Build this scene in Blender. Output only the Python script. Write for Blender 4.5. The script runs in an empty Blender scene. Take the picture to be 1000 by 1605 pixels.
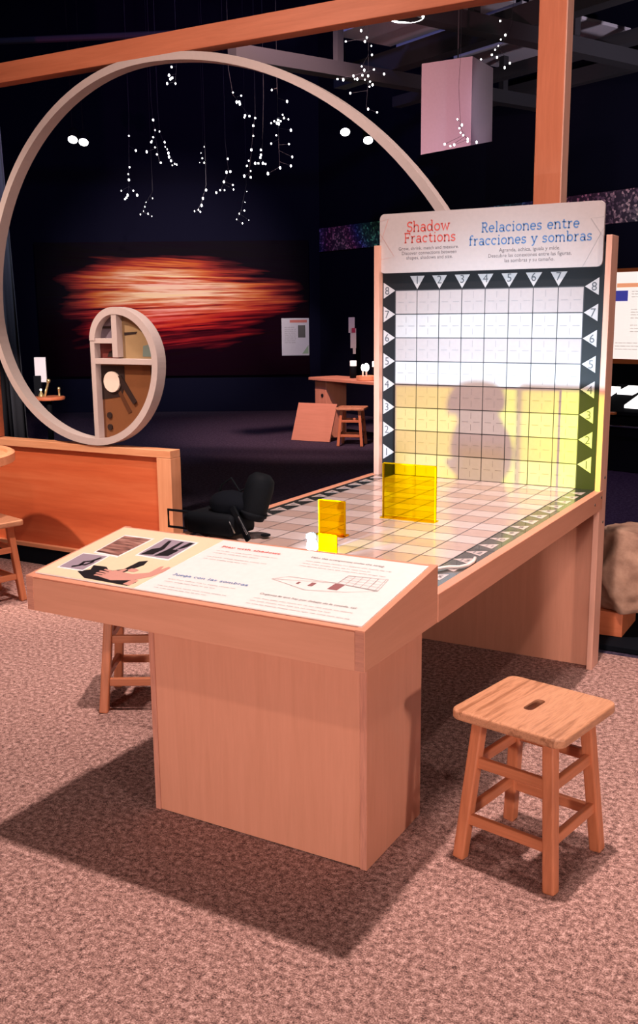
import bpy, bmesh, math, random
from mathutils import Vector, Matrix
from math import sin, cos, pi, radians

random.seed(11)
SC = bpy.context.scene
COL = SC.collection
U = 0.1                      # one grid square of the exhibit board = 10 cm; all layout below is in grid squares
H = 7.374                    # height of the table surface above the carpet

# ------------------------------------------------------------------ camera
CAM_POS = Vector((18.290, -38.685, 6.917 + H))
YAW, PITCH, ROLL, FPX = -0.5198, -0.1984, -0.0094, 1537.157


def cam_axes():
    f = Vector((sin(YAW) * cos(PITCH), cos(YAW) * cos(PITCH), sin(PITCH)))
    r = Vector((cos(YAW), -sin(YAW), 0.0))
    u = r.cross(f)
    return r * cos(ROLL) + u * sin(ROLL), u * cos(ROLL) - r * sin(ROLL), f


CR, CU, CF = cam_axes()
cd = bpy.data.cameras.new('camera')
cd.sensor_fit = 'HORIZONTAL'
cd.sensor_width = 36.0
cd.lens = 36.0 * FPX / 1000.0
cd.clip_end = 200
co = bpy.data.objects.new('camera', cd)
COL.objects.link(co)
co.matrix_world = Matrix(((CR.x, CU.x, -CF.x, CAM_POS.x * U), (CR.y, CU.y, -CF.y, CAM_POS.y * U),
                          (CR.z, CU.z, -CF.z, CAM_POS.z * U), (0, 0, 0, 1)))
SC.camera = co

# ------------------------------------------------------------------ exposure, world, main lights
SC.view_settings.view_transform = 'Standard'
SC.view_settings.look = 'None'
SC.view_settings.exposure = 0.0
SC.view_settings.gamma = 1.0
SC.view_settings.use_curve_mapping = False
W = bpy.data.worlds.new('world')
SC.world = W
W.use_nodes = True
W.node_tree.nodes['Background'].inputs[0].default_value = (0.40, 0.32, 0.70, 1)
W.node_tree.nodes['Background'].inputs[1].default_value = 0.03


def aim(o, target):
    d = (Vector(target) * U - o.location)
    o.rotation_euler = d.to_track_quat('-Z', 'Y').to_euler()


def spot(name, loc, target, power, color, angle=60, blend=0.5, radius=0.05):
    l = bpy.data.lights.new(name, 'SPOT')
    l.energy, l.color, l.spot_size, l.spot_blend, l.shadow_soft_size = power, color, radians(angle), blend, radius
    o = bpy.data.objects.new(name, l)
    COL.objects.link(o)
    o.location = Vector(loc) * U
    aim(o, target)
    return o


WARM = (1.0, .785, .73)
spot('overhead_spotlight', (10.0, -15.7, 60), (6.0, -18, 0), 1620, WARM, 80, 0.8, .10)
spot('left_overhead_spotlight', (-13, -4, 60), (-13, -6, 0), 950, WARM, 28, 0.9, .10)
spot('right_overhead_spotlight', (17, -1, 59), (14.5, -8, 0), 560, WARM, 28, 0.9, .25)
spot('front_spotlight', (34, -72, 58), (4, -12, 8), 430, WARM, 44, 0.7, .10)
spot('low_front_fill', (12, -112, 14.5), (3, -19, 4.4), 2000, WARM, 19, 1.0, .40)  # soft fill added behind the camera to brighten pedestal and lectern fronts
spot('low_side_fill', (80, -42, 17), (9, -7, 8), 900, WARM, 44, 0.9, .30)  # added low fill from the right, lifting the side faces
spot('amber_spotlight', (-30, -30, 52), (-23, 2, 5), 1480, (1.0, .80, .68), 30, 0.8, .08)
spot('beam_spotlight', (-10, -24, 32), (-14, 2, 27.5), 200, (1.0, .75, .65), 74, 0.9, .10)

# ------------------------------------------------------------------ node material helpers


def mat(name):
    m = bpy.data.materials.new(name)
    m.use_nodes = True
    nt = m.node_tree
    return m, nt, nt.nodes['Principled BSDF']


def nd(nt, kind, **kw):
    n = nt.nodes.new(kind)
    for k, v in kw.items():
        setattr(n, k, v)
    return n


def ramp(nt, fac, stops):
    r = nd(nt, 'ShaderNodeValToRGB')
    e = r.color_ramp.elements
    e[0].position, e[0].color = stops[0][0], (*stops[0][1], 1)
    e[1].position, e[1].color = stops[-1][0], (*stops[-1][1], 1)
    for p, c in stops[1:-1]:
        k = e.new(p)
        k.color = (*c, 1)
    nt.links.new(fac, r.inputs[0])
    return r.outputs[0]


def coords(nt, scale, rot=(0, 0, 0), loc=(0, 0, 0)):
    t = nd(nt, 'ShaderNodeTexCoord')
    mp = nd(nt, 'ShaderNodeMapping')
    mp.inputs['Scale'].default_value = scale
    mp.inputs['Rotation'].default_value = rot
    mp.inputs['Location'].default_value = loc
    nt.links.new(t.outputs['Object'], mp.inputs[0])
    return mp.outputs[0]


def noise(nt, vec, scale, detail=4, rough=.5, dist=0.0):
    n = nd(nt, 'ShaderNodeTexNoise')
    n.inputs['Scale'].default_value = scale
    n.inputs['Detail'].default_value = detail
    n.inputs['Roughness'].default_value = rough
    n.inputs['Distortion'].default_value = dist
    nt.links.new(vec, n.inputs['Vector'])
    return n.outputs['Fac']


def bump(nt, b, fac, strength=.2, dist=.002):
    k = nd(nt, 'ShaderNodeBump')
    k.inputs['Strength'].default_value = strength
    k.inputs['Distance'].default_value = dist
    nt.links.new(fac, k.inputs['Height'])
    nt.links.new(k.outputs[0], b.inputs['Normal'])


def plain(name, c, rough=.6, metal=0.0, spec=.4, coat=0.0):
    m, nt, b = mat(name)
    vec = coords(nt, (1, 1, 1))
    f = noise(nt, vec, 60, 3)
    col = ramp(nt, f, [(.3, tuple(x * .975 for x in c)), (.7, tuple(min(1, x * 1.02) for x in c))])
    nt.links.new(col, b.inputs['Base Color'])
    b.inputs['Roughness'].default_value = rough
    b.inputs['Metallic'].default_value = metal
    b.inputs['Specular IOR Level'].default_value = spec
    b.inputs['Coat Weight'].default_value = coat
    return m


def wood(name, c_dark, c_light, axis='X', rough=.45, scale=1.0, rings=False):
    m, nt, b = mat(name)
    s = {'X': (1.2, 16, 16), 'Y': (16, 1.2, 16), 'Z': (16, 16, 1.2)}[axis]
    vec = coords(nt, tuple(x * scale for x in s))
    f = noise(nt, vec, 2.2, 6, .6, .6)
    f2 = noise(nt, vec, 9.0, 4, .6, .2)
    mx = nd(nt, 'ShaderNodeMath', operation='MULTIPLY_ADD')
    mx.inputs[1].default_value = .35
    nt.links.new(f2, mx.inputs[0])
    nt.links.new(f, mx.inputs[2])
    mid = tuple((a + c) / 2 for a, c in zip(c_dark, c_light))
    if rings:
        col = ramp(nt, mx.outputs[0], [(.42, c_dark), (.52, c_light), (.6, mid), (.68, c_light), (.85, c_dark)])
    else:
        col = ramp(nt, mx.outputs[0], [(.35, c_dark), (.62, mid), (.9, c_light)])
    nt.links.new(col, b.inputs['Base Color'])
    b.inputs['Roughness'].default_value = rough
    bump(nt, b, mx.outputs[0], .08, .001)
    return m


def glow(name, c, strength):
    m, nt, b = mat(name)
    b.inputs['Base Color'].default_value = (*c, 1)
    b.inputs['Emission Color'].default_value = (*c, 1)
    b.inputs['Emission Strength'].default_value = strength
    return m


def acrylic(name, c, body=.25, bodyc=None):
    m, nt, b = mat(name)
    out = nt.nodes['Material Output']
    tr = nd(nt, 'ShaderNodeBsdfTransparent')
    tr.inputs[0].default_value = (*c, 1)
    b.inputs['Base Color'].default_value = (*(bodyc or c), 1)
    b.inputs['Roughness'].default_value = .08
    b.inputs['Specular IOR Level'].default_value = .5
    vec = coords(nt, (1, 1, 1))
    f = noise(nt, vec, 18, 3)
    mr = nd(nt, 'ShaderNodeMapRange')
    mr.inputs['To Min'].default_value = body * .7
    mr.inputs['To Max'].default_value = body * 1.3
    nt.links.new(f, mr.inputs['Value'])
    mix = nd(nt, 'ShaderNodeMixShader')
    nt.links.new(mr.outputs[0], mix.inputs[0])
    nt.links.new(tr.outputs[0], mix.inputs[1])
    nt.links.new(b.outputs[0], mix.inputs[2])
    nt.links.new(mix.outputs[0], out.inputs[0])
    return m


M = {}
MAPLE_D, MAPLE_L = (.60, .252, .150), (.685, .298, .188)
for ax in 'XYZ':
    M['maple' + ax] = wood('maple_plywood_' + ax.lower(), MAPLE_D, MAPLE_L, ax, .42)
    M['oak' + ax] = wood('golden_oak_' + ax.lower(), (.36, .115, .045), (.74, .29, .13), ax, .4, 1.3, True)
    M['beam' + ax] = wood('stained_timber_' + ax.lower(), (.47, .128, .056), (.60, .185, .09), ax, .5, 1.0)
    M['cherry' + ax] = wood('cherry_veneer_' + ax.lower(), (.50, .115, .045), (.64, .19, .08), ax, .45, 1.0)
    M['pale' + ax] = wood('pale_timber_' + ax.lower(), (.64, .25, .11), (.78, .36, .19), ax, .5)
M['post'] = wood('pale_maple_upright', (.64, .31, .215), (.76, .41, .30), 'Z', .45)
M['seat'] = wood('oak_seat', (.33, .135, .065), (.60, .285, .155), 'Y', .4, 1.3, True)
for ax in 'XYZ':
    M['leg' + ax] = wood('oak_leg_' + ax.lower(), (.40, .12, .048), (.62, .21, .095), ax, .42, 1.2)
M['plyedge'] = wood('plywood_edge', (.38, .14, .09), (.62, .26, .17), 'X', .6, 3.0)
M['plyedgeZ'] = wood('plywood_edge_upright', (.40, .15, .10), (.66, .28, .185), 'Z', .6, 3.0)
M['rim'] = plain('whitewashed_bent_wood', (.52, .42, .39), .5)
M['white'] = plain('white_laminate', (.50, .465, .46), .35)
M['grey_row'] = plain('pale_grey_laminate', (.425, .36, .35), .35)
M['table_white'] = plain('table_white_square', (.68, .55, .52), .22, coat=.5)
M['table_grey'] = plain('table_beige_square', (.56, .40, .345), .22, coat=.5)
M['ink'] = plain('black_print', (.013, .013, .015), .5, spec=.2)
M['table_ink'] = plain('table_black_print', (.03, .033, .03), .22, coat=.5)
M['ink_line'] = plain('dark_grid_line', (.06, .055, .06), .5)
M['dash'] = plain('grey_dashed_line', (.31, .28, .28), .5)
M['num'] = plain('numeral_grey', (.10, .10, .11), .5)
M['sign'] = plain('sign_white', (.53, .465, .455), .4)
M['red_text'] = plain('coral_red_lettering', (.66, .11, .09), .5)
M['blue_text'] = plain('steel_blue_lettering', (.10, .22, .46), .5)
M['grey_text'] = plain('small_grey_text', (.17, .14, .14), .5)
M['faint_text'] = plain('faint_text', (.46, .40, .39), .5)
M['red_line'] = plain('thin_red_line', (.62, .33, .29), .5)
M['grey_line'] = plain('thin_grey_line', (.36, .33, .33), .5)
M['sheet_white'] = plain('info_sheet_white', (.82, .77, .74), .35)
M['sheet_cream'] = plain('info_sheet_cream', (.80, .64, .43), .35)
M['photo_edge'] = plain('photo_border', (.84, .81, .80), .4)
M['photo_violet'] = plain('photo_grey_violet', (.33, .26, .31), .4)
M['photo_dark'] = plain('photo_black', (.012, .01, .012), .4)
M['skin'] = plain('printed_skin', (.62, .30, .24), .4)
M['black'] = plain('black_metal', (.004, .005, .007), .7, spec=.08)
M['blackmatte'] = plain('black_board', (.005, .006, .009), .9, spec=.05)
M['chrome'] = plain('chrome', (.7, .7, .7), .2, 1.0)
M['bolt'] = plain('dark_bolt', (.03, .025, .02), .4)
M['cord'] = plain('white_cord', (.80, .72, .68), .6)
M['figure'] = plain('white_figure', (.85, .86, .88), .4)
M['figure_edge'] = plain('dark_figure_edge', (.03, .07, .12), .4)
M['yellow'] = acrylic('yellow_acrylic', (.96, .86, .04), .014, (.95, .62, 0))
M['amber'] = acrylic('amber_acrylic', (1.0, .76, .04), .012, (.85, .40, 0))
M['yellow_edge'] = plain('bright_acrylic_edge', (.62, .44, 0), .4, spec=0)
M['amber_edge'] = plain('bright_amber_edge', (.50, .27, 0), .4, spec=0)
M['bulb'] = glow('warm_white_bulb', (1.0, .98, .95), 9)
M['lampface'] = glow('lamp_face', (1.0, .97, .92), 8)
M['lightbox'] = glow('lightbox_white', (1.0, .96, .94), 1.6)
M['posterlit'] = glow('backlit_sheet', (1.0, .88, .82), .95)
M['wire'] = plain('thin_wire', (.05, .05, .06), .5)
M['poster'] = plain('poster_paper', (.62, .60, .62), .6)
M['poster_red'] = plain('poster_red', (.60, .16, .12), .6)
M['poster_green'] = plain('poster_green', (.30, .42, .26), .6)
M['orange'] = plain('orange_frame', (.75, .20, .05), .5)
M['cube'] = plain('white_box_paint', (.62, .56, .60), .7)
M['tile'] = plain('ceiling_tile_grey', (.55, .50, .56), .9)
M['truss'] = plain('dark_truss', (.032, .030, .036), .7)
M['wallm'] = plain('midnight_wall', (.008, .008, .020), .95, spec=0)
M['curtain'] = plain('charcoal_curtain', (.07, .075, .09), .95, spec=0)
M['brass'] = plain('brass', (.75, .55, .25), .3, .8)
M['cream_obj'] = plain('cream_plastic', (.80, .66, .55), .5)
M['mag_red'] = plain('magenta_label', (.40, .02, .08), .5)
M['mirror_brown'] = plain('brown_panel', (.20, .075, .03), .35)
M['dark_red'] = plain('dark_red_panel', (.15, .03, .025), .4)
M['sand'] = plain('sand_panel', (.34, .22, .11), .4)
M['violet_panel'] = plain('violet_panel', (.17, .13, .16), .4)
M['teal_spot'] = plain('teal_patch', (.16, .20, .17), .5)
M['dark_patch'] = plain('dark_patch', (.025, .012, .01), .5)


def carpet_mat(name, cols, s1=62):
    m, nt, b = mat(name)
    vec = coords(nt, (1, 1, 1))
    a = noise(nt, vec, s1, 5, .7)
    c = noise(nt, vec, s1 * 4, 3, .7)
    ad = nd(nt, 'ShaderNodeMath', operation='MULTIPLY_ADD')
    ad.inputs[1].default_value = .6
    nt.links.new(c, ad.inputs[0])
    nt.links.new(a, ad.inputs[2])
    nt.links.new(ramp(nt, ad.outputs[0], cols), b.inputs['Base Color'])
    b.inputs['Roughness'].default_value = .95
    b.inputs['Specular IOR Level'].default_value = .1
    bump(nt, b, ad.outputs[0], .6, .006)
    return m


M['carpet'] = carpet_mat('speckled_carpet', [(.60, (.08, .045, .040)), (.73, (.24, .132, .112)), (.84, (.40, .228, .192)), (1.0, (.70, .46, .40))])
M['carpet_unlit'] = carpet_mat('dimmed_carpet', [(.62, (.018, .013, .026)), (.8, (.042, .030, .055)), (1.0, (.08, .06, .09))], 40)  # back room's lack of light is put into this carpet's dark colour


def mural_mat():
    m, nt, b = mat('mural_light_streaks')
    t = nd(nt, 'ShaderNodeTexCoord')
    sp = nd(nt, 'ShaderNodeSeparateXYZ')
    nt.links.new(t.outputs['Object'], sp.inputs[0])

    def math(op, a, b_=None, c=None):
        n = nd(nt, 'ShaderNodeMath', operation=op)
        for i, v in enumerate((a, b_, c)):
            if v is None:
                continue
            if isinstance(v, (int, float)):
                n.inputs[i].default_value = v
            else:
                nt.links.new(v, n.inputs[i])
        return n.outputs[0]
    x, z = sp.outputs[0], sp.outputs[2]          # metres from the banner's middle
    # fan of streaks: slope grows to the right for low streaks
    zz = math('SUBTRACT', z, math('MULTIPLY', math('ADD', x, .6), math('MULTIPLY', math('SUBTRACT', .25, z), .16)))
    comb = nd(nt, 'ShaderNodeCombineXYZ')
    nt.links.new(math('MULTIPLY', x, .22), comb.inputs[0])
    nt.links.new(math('MULTIPLY', zz, 4.2), comb.inputs[2])
    f = noise(nt, comb.outputs[0], 2.4, 7, .62, .15)
    comb2 = nd(nt, 'ShaderNodeCombineXYZ')
    nt.links.new(math('MULTIPLY', x, .35), comb2.inputs[0])
    nt.links.new(math('MULTIPLY', zz, 15), comb2.inputs[2])
    comb2.inputs[1].default_value = 7.3
    f2 = noise(nt, comb2.outputs[0], 2.0, 4, .6, .1)
    # soft outline of the streak bundle
    ex = math('POWER', math('ABSOLUTE', math('MULTIPLY', math('SUBTRACT', x, .08), .54)), 2.4)
    up = math('SUBTRACT', zz, .26)
    dn = math('MAXIMUM', math('MULTIPLY', up, 1.6), math('MULTIPLY', up, -.98))
    ez = math('POWER', dn, 2.0)
    env = math('SUBTRACT', 1.0, math('ADD', ex, ez))
    core = math('ADD', math('MULTIPLY', math('POWER', math('SUBTRACT', x, .1), 2.0), .7), math('MULTIPLY', math('POWER', up, 2.0), 5.0))
    core = math('POWER', 2.718, math('MULTIPLY', core, -1.0))
    comb3 = nd(nt, 'ShaderNodeCombineXYZ')
    nt.links.new(math('MULTIPLY', x, .5), comb3.inputs[0])
    nt.links.new(math('MULTIPLY', zz, 3.2), comb3.inputs[2])
    comb3.inputs[1].default_value = 2.1
    f3 = noise(nt, comb3.outputs[0], 1.6, 3, .5, .1)
    env = math('MAXIMUM', math('ADD', env, math('MULTIPLY_ADD', f3, 1.7, -.95)), 0.0)
    v = math('MULTIPLY', math('POWER', math('MINIMUM', env, 1.1), .8), math('MULTIPLY_ADD', math('ADD', f, f2), 3.0, -2.05))
    v = math('MULTIPLY', v, math('MULTIPLY_ADD', core, .62, .50))
    col = ramp(nt, v, [(.02, (.009, .007, .012)), (.14, (.085, .016, .020)), (.32, (.38, .045, .035)), (.52, (.60, .15, .045)),
                       (.70, (.68, .28, .15)), (1.0, (.88, .62, .44))])
    hue = ramp(nt, f2, [(.35, (1.0, .55, .75)), (.5, (1, 1, 1)), (.68, (1.0, 1.05, .6))])
    mx = nd(nt, 'ShaderNodeMix', data_type='RGBA', blend_type='MULTIPLY')
    mx.inputs[0].default_value = .7
    nt.links.new(col, mx.inputs[6])
    nt.links.new(hue, mx.inputs[7])
    low = ramp(nt, math('MULTIPLY_ADD', up, .9, .55), [(.15, (1.0, .35, .55)), (.45, (1, 1, 1)), (.80, (1, .95, .95))])
    m2 = nd(nt, 'ShaderNodeMix', data_type='RGBA', blend_type='MULTIPLY')
    m2.inputs[0].default_value = 1
    nt.links.new(mx.outputs[2], m2.inputs[6])
    nt.links.new(low, m2.inputs[7])
    nt.links.new(m2.outputs[2], b.inputs['Base Color'])
    b.inputs['Roughness'].default_value = .8
    b.inputs['Specular IOR Level'].default_value = 0
    return m


M['mural'] = mural_mat()


def glitter_mat():
    m, nt, b = mat('glitter_strip')
    vec = coords(nt, (1, 1, 1))
    v = nd(nt, 'ShaderNodeTexVoronoi')
    v.inputs['Scale'].default_value = 40
    nt.links.new(vec, v.inputs['Vector'])
    sep = nd(nt, 'ShaderNodeSeparateColor')
    nt.links.new(v.outputs['Color'], sep.inputs[0])
    g = noise(nt, vec, .55, 1)
    hue = ramp(nt, g, [(.38, (.2, .9, .45)), (.46, (.25, .35, 1.0)), (.55, (1.0, .25, .5)), (.66, (.9, .8, .75))])
    spk = ramp(nt, sep.outputs[0], [(.50, (.08, .08, .13)), (.76, (.30, .28, .38)), (.93, (1, 1, 1))])
    mx = nd(nt, 'ShaderNodeMix', data_type='RGBA', blend_type='MULTIPLY')
    mx.inputs[0].default_value = 1
    nt.links.new(hue, mx.inputs[6])
    nt.links.new(spk, mx.inputs[7])
    nt.links.new(mx.outputs[2], b.inputs['Base Color'])
    b.inputs['Roughness'].default_value = .4
    return m


M['glitter'] = glitter_mat()


def rock_mat():
    m, nt, b = mat('sandstone')
    vec = coords(nt, (1, 1, 1))
    f = noise(nt, vec, 4, 8, .65)
    nt.links.new(ramp(nt, f, [(.3, (.20, .10, .065)), (.5, (.42, .25, .17)), (.7, (.60, .40, .30))]), b.inputs['Base Color'])
    b.inputs['Roughness'].default_value = .9
    bump(nt, b, noise(nt, vec, 16, 6), .5, .01)
    return m


M['rock'] = rock_mat()

# ------------------------------------------------------------------ geometry helpers


def empty(name, loc=(0, 0, 0), rz=0.0, label=None, cat=None, group=None):
    o = bpy.data.objects.new(name, None)
    COL.objects.link(o)
    o.location = Vector(loc) * U
    o.rotation_euler = (0, 0, rz)
    o.empty_display_size = .05
    tag(o, label, cat, group)
    return o


def tag(o, label=None, cat=None, group=None, kind=None):
    if label:
        o['label'] = label
    if cat:
        o['category'] = cat
    if group:
        o['group'] = group
    if kind:
        o['kind'] = kind
    return o


class MB:
    def __init__(self):
        self.bm = bmesh.new()

    def face(self, pts):
        try:
            return self.bm.faces.new([self.bm.verts.new(Vector(p)) for p in pts])
        except ValueError:
            return None

    def box(self, x0, x1, y0, y1, z0, z1, bev=0.0):
        c = [(x0, y0, z0), (x1, y0, z0), (x1, y1, z0), (x0, y1, z0), (x0, y0, z1), (x1, y0, z1), (x1, y1, z1), (x0, y1, z1)]
        return self.hexa(c, bev)

    def hexa(self, c, bev=0.0):
        v = [self.bm.verts.new(Vector(p)) for p in c]
        fs = [self.bm.faces.new([v[i] for i in q]) for q in
              ((3, 2, 1, 0), (4, 5, 6, 7), (0, 1, 5, 4), (1, 2, 6, 5), (2, 3, 7, 6), (3, 0, 4, 7))]
        if bev:
            es = list({e for f in fs for e in f.edges})
            bmesh.ops.bevel(self.bm, geom=es, offset=bev, segments=2, profile=.5, affect='EDGES')
        return self

    def prism(self, pts2, fn, bev=0.0):
        """pts2: closed outline; fn(a, b, k) -> 3-D point, k = 0 / 1 for the two caps."""
        lo = [self.bm.verts.new(Vector(fn(a, b, 0))) for a, b in pts2]
        hi = [self.bm.verts.new(Vector(fn(a, b, 1))) for a, b in pts2]
        n = len(pts2)
        fs = [self.bm.faces.new(lo[::-1]), self.bm.faces.new(hi)]
        for i in range(n):
            fs.append(self.bm.faces.new((lo[i], lo[(i + 1) % n], hi[(i + 1) % n], hi[i])))
        if bev:
            es = [e for f in fs[:2] for e in f.edges]
            bmesh.ops.bevel(self.bm, geom=list(set(es)), offset=bev, segments=2, profile=.5, affect='EDGES')
        return self

    def tube(self, path, r, n=8, closed=False, r1=None):
        path = [Vector(p) for p in path]
        rings = []
        m = len(path)
        up = None
        for i, p in enumerate(path):
            a = path[(i - 1) % m] if (closed or i > 0) else p
            b = path[(i + 1) % m] if (closed or i < m - 1) else p
            t = (b - a).normalized()
            if up is None:
                up = t.orthogonal().normalized()
            up = (up - t * up.dot(t))
            up = up.normalized() if up.length > 1e-6 else t.orthogonal().normalized()
            s = t.cross(up)
            rr = r if r1 is None else r + (r1 - r) * i / (m - 1)
            rings.append([self.bm.verts.new(p + (up * cos(2 * pi * k / n) + s * sin(2 * pi * k / n)) * rr) for k in range(n)])
        for i in range(m if closed else m - 1):
            A, B = rings[i], rings[(i + 1) % m]
            for k in range(n):
                self.bm.faces.new((A[k], A[(k + 1) % n], B[(k + 1) % n], B[k]))
        if not closed:
            self.bm.faces.new(rings[0][::-1])
            self.bm.faces.new(rings[-1])
        return self

    def lathe(self, prof, n=24, center=(0, 0, 0), M4=None):
        cx, cy, cz = center
        T = M4 or Matrix.Identity(4)
        rings = [[self.bm.verts.new(T @ Vector((cx + r * cos(2 * pi * k / n), cy + r * sin(2 * pi * k / n), cz + z))) for k in range(n)] for r, z in prof]
        for A, B in zip(rings, rings[1:]):
            for k in range(n):
                self.bm.faces.new((A[k], A[(k + 1) % n], B[(k + 1) % n], B[k]))
        self.bm.faces.new(rings[0][::-1])
        self.bm.faces.new(rings[-1])
        return self

    def ball(self, c, r, s=(1, 1, 1), sub=2):
        bmesh.ops.create_icosphere(self.bm, subdivisions=sub, radius=r,
                                   matrix=Matrix.Translation(c) @ Matrix.Diagonal((*s, 1)))
        return self

    def bar(self, a, b, w, d, up=(0, 0, 1), bev=0.0, w1=None, d1=None):
        a, b = Vector(a), Vector(b)
        t = (b - a).normalized()
        s = t.cross(Vector(up)).normalized()
        q = s.cross(t)
        c = []
        for p, ww, dd in ((a, w, d), (b, w1 or w, d1 or d)):
            c += [p - s * ww / 2 - q * dd / 2, p + s * ww / 2 - q * dd / 2, p + s * ww / 2 + q * dd / 2, p - s * ww / 2 + q * dd / 2]
        return self.hexa(c, bev)

    def build(self, name, material, parent=None, smooth=False, origin=None):
        """coordinates are grid squares in the parent's frame (or the world's); metres in the mesh."""
        bmesh.ops.recalc_face_normals(self.bm, faces=self.bm.faces)
        off = Vector((0, 0, 0))
        if origin is not None:
            off = Vector(origin)
        for v in self.bm.verts:
            v.co = (v.co - off) * U
        me = bpy.data.meshes.new(name)
        self.bm.to_mesh(me)
        self.bm.free()
        me.materials.append(material)
        if smooth:
            for p in me.polygons:
                p.use_smooth = True
        o = bpy.data.objects.new(name, me)
        COL.objects.link(o)
        if origin is not None:
            o.location = off * U
        if parent:
            o.parent = parent
        return o


def box(name, material, dims, parent=None, bev=0.0, origin=None):
    return MB().box(*dims, bev=bev).build(name, material, parent, origin=origin)


def copy_tree(o, parent=None):
    kids = list(o.children)
    c = o.copy()
    COL.objects.link(c)
    c.parent = parent
    for ch in kids:
        copy_tree(ch, c)
    return c


def rrect(x0, x1, y0, y1, r, n=5):
    out = []
    for cx, cy, a0 in ((x1 - r, y0 + r, -90), (x1 - r, y1 - r, 0), (x0 + r, y1 - r, 90), (x0 + r, y0 + r, 180)):
        for i in range(n + 1):
            a = radians(a0 + 90 * i / n)
            out.append((cx + r * cos(a), cy + r * sin(a)))
    return out


# flat prints lie on a plane (origin, ex, ey); en is its outward normal
class Plane:
    def __init__(self, o, ex, ey, en):
        self.o, self.ex, self.ey, self.en = Vector(o), Vector(ex).normalized(), Vector(ey).normalized(), Vector(en).normalized()

    def p(self, a, b, h=0.0):
        return self.o + self.ex * a + self.ey * b + self.en * h


def poly(mb, pl, pts, h, t=.006):
    mb.prism(pts, lambda a, b, k: pl.p(a, b, h + (t if k else 0)))


def stroke(mb, pl, pts, w, h, t=.006, closed=False):
    pts = [Vector(p) for p in pts]
    m = len(pts)
    L, R = [], []
    for i, p in enumerate(pts):
        a = pts[(i - 1) % m] if (closed or i) else p
        b = pts[(i + 1) % m] if (closed or i < m - 1) else p
        d = (b - a).normalized()
        n = Vector((-d.y, d.x)) * (w / 2)
        if (closed or 0 < i < m - 1):
            d1 = (p - a).normalized()
            c = max(.5, abs(d1.dot(d)))
            n = n / c
        L.append(p + n)
        R.append(p - n)
    for i in range(m if closed else m - 1):
        j = (i + 1) % m
        q = [L[i], L[j], R[j], R[i]]
        mb.face([pl.p(a.x, a.y, h + t) for a in q])
    return mb


def dashed(mb, pl, a, b, w, h, dash, gap):
    a, b = Vector(a), Vector(b)
    L = (b - a).length
    d = (b - a) / L
    s = gap / 2
    while s < L - 1e-6:
        e = min(s + dash, L)
        stroke(mb, pl, [a + d * s, a + d * e], w, h)
        s = e + gap


def text_polys(body, width=None, size=1.0, align='CENTER'):
    """faces of a line of text as 2-D polygons, scaled to the given width."""
    cu = bpy.data.curves.new('lettering', 'FONT')
    cu.body = body
    cu.align_x = 'LEFT'
    cu.resolution_u = 3
    ob = bpy.data.objects.new('lettering', cu)
    COL.objects.link(ob)
    bpy.context.view_layer.update()
    me = bpy.data.meshes.new_from_object(ob.evaluated_get(bpy.context.evaluated_depsgraph_get()))
    vs = [(v.co.x, v.co.y) for v in me.vertices]
    fs = [list(p.vertices) for p in me.polygons]
    bpy.data.objects.remove(ob)
    bpy.data.curves.remove(cu)
    bpy.data.meshes.remove(me)
    x0, x1 = min(v[0] for v in vs), max(v[0] for v in vs)
    k = width / (x1 - x0) if width else size
    off = {'CENTER': (x0 + x1) / 2, 'LEFT': x0}[align]
    return [[((vs[i][0] - off) * k, vs[i][1] * k) for i in f] for f in fs]


def put_text(mb, pl, polys, x, y, h, stretch=1.0):
    for f in polys:
        mb.face([pl.p(x + a, y + b * stretch, h + .006) for a, b in f])


# slab-serif stroke lettering for the headings
def arc(cx, cy, rx, ry, a0, a1, n=12):
    return [(cx + rx * cos(radians(a0 + (a1 - a0) * i / n)), cy + ry * sin(radians(a0 + (a1 - a0) * i / n))) for i in range(n + 1)]


def sf(x, y, l=.09, r=.09):
    return [(x - l, y), (x + r, y)]


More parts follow.
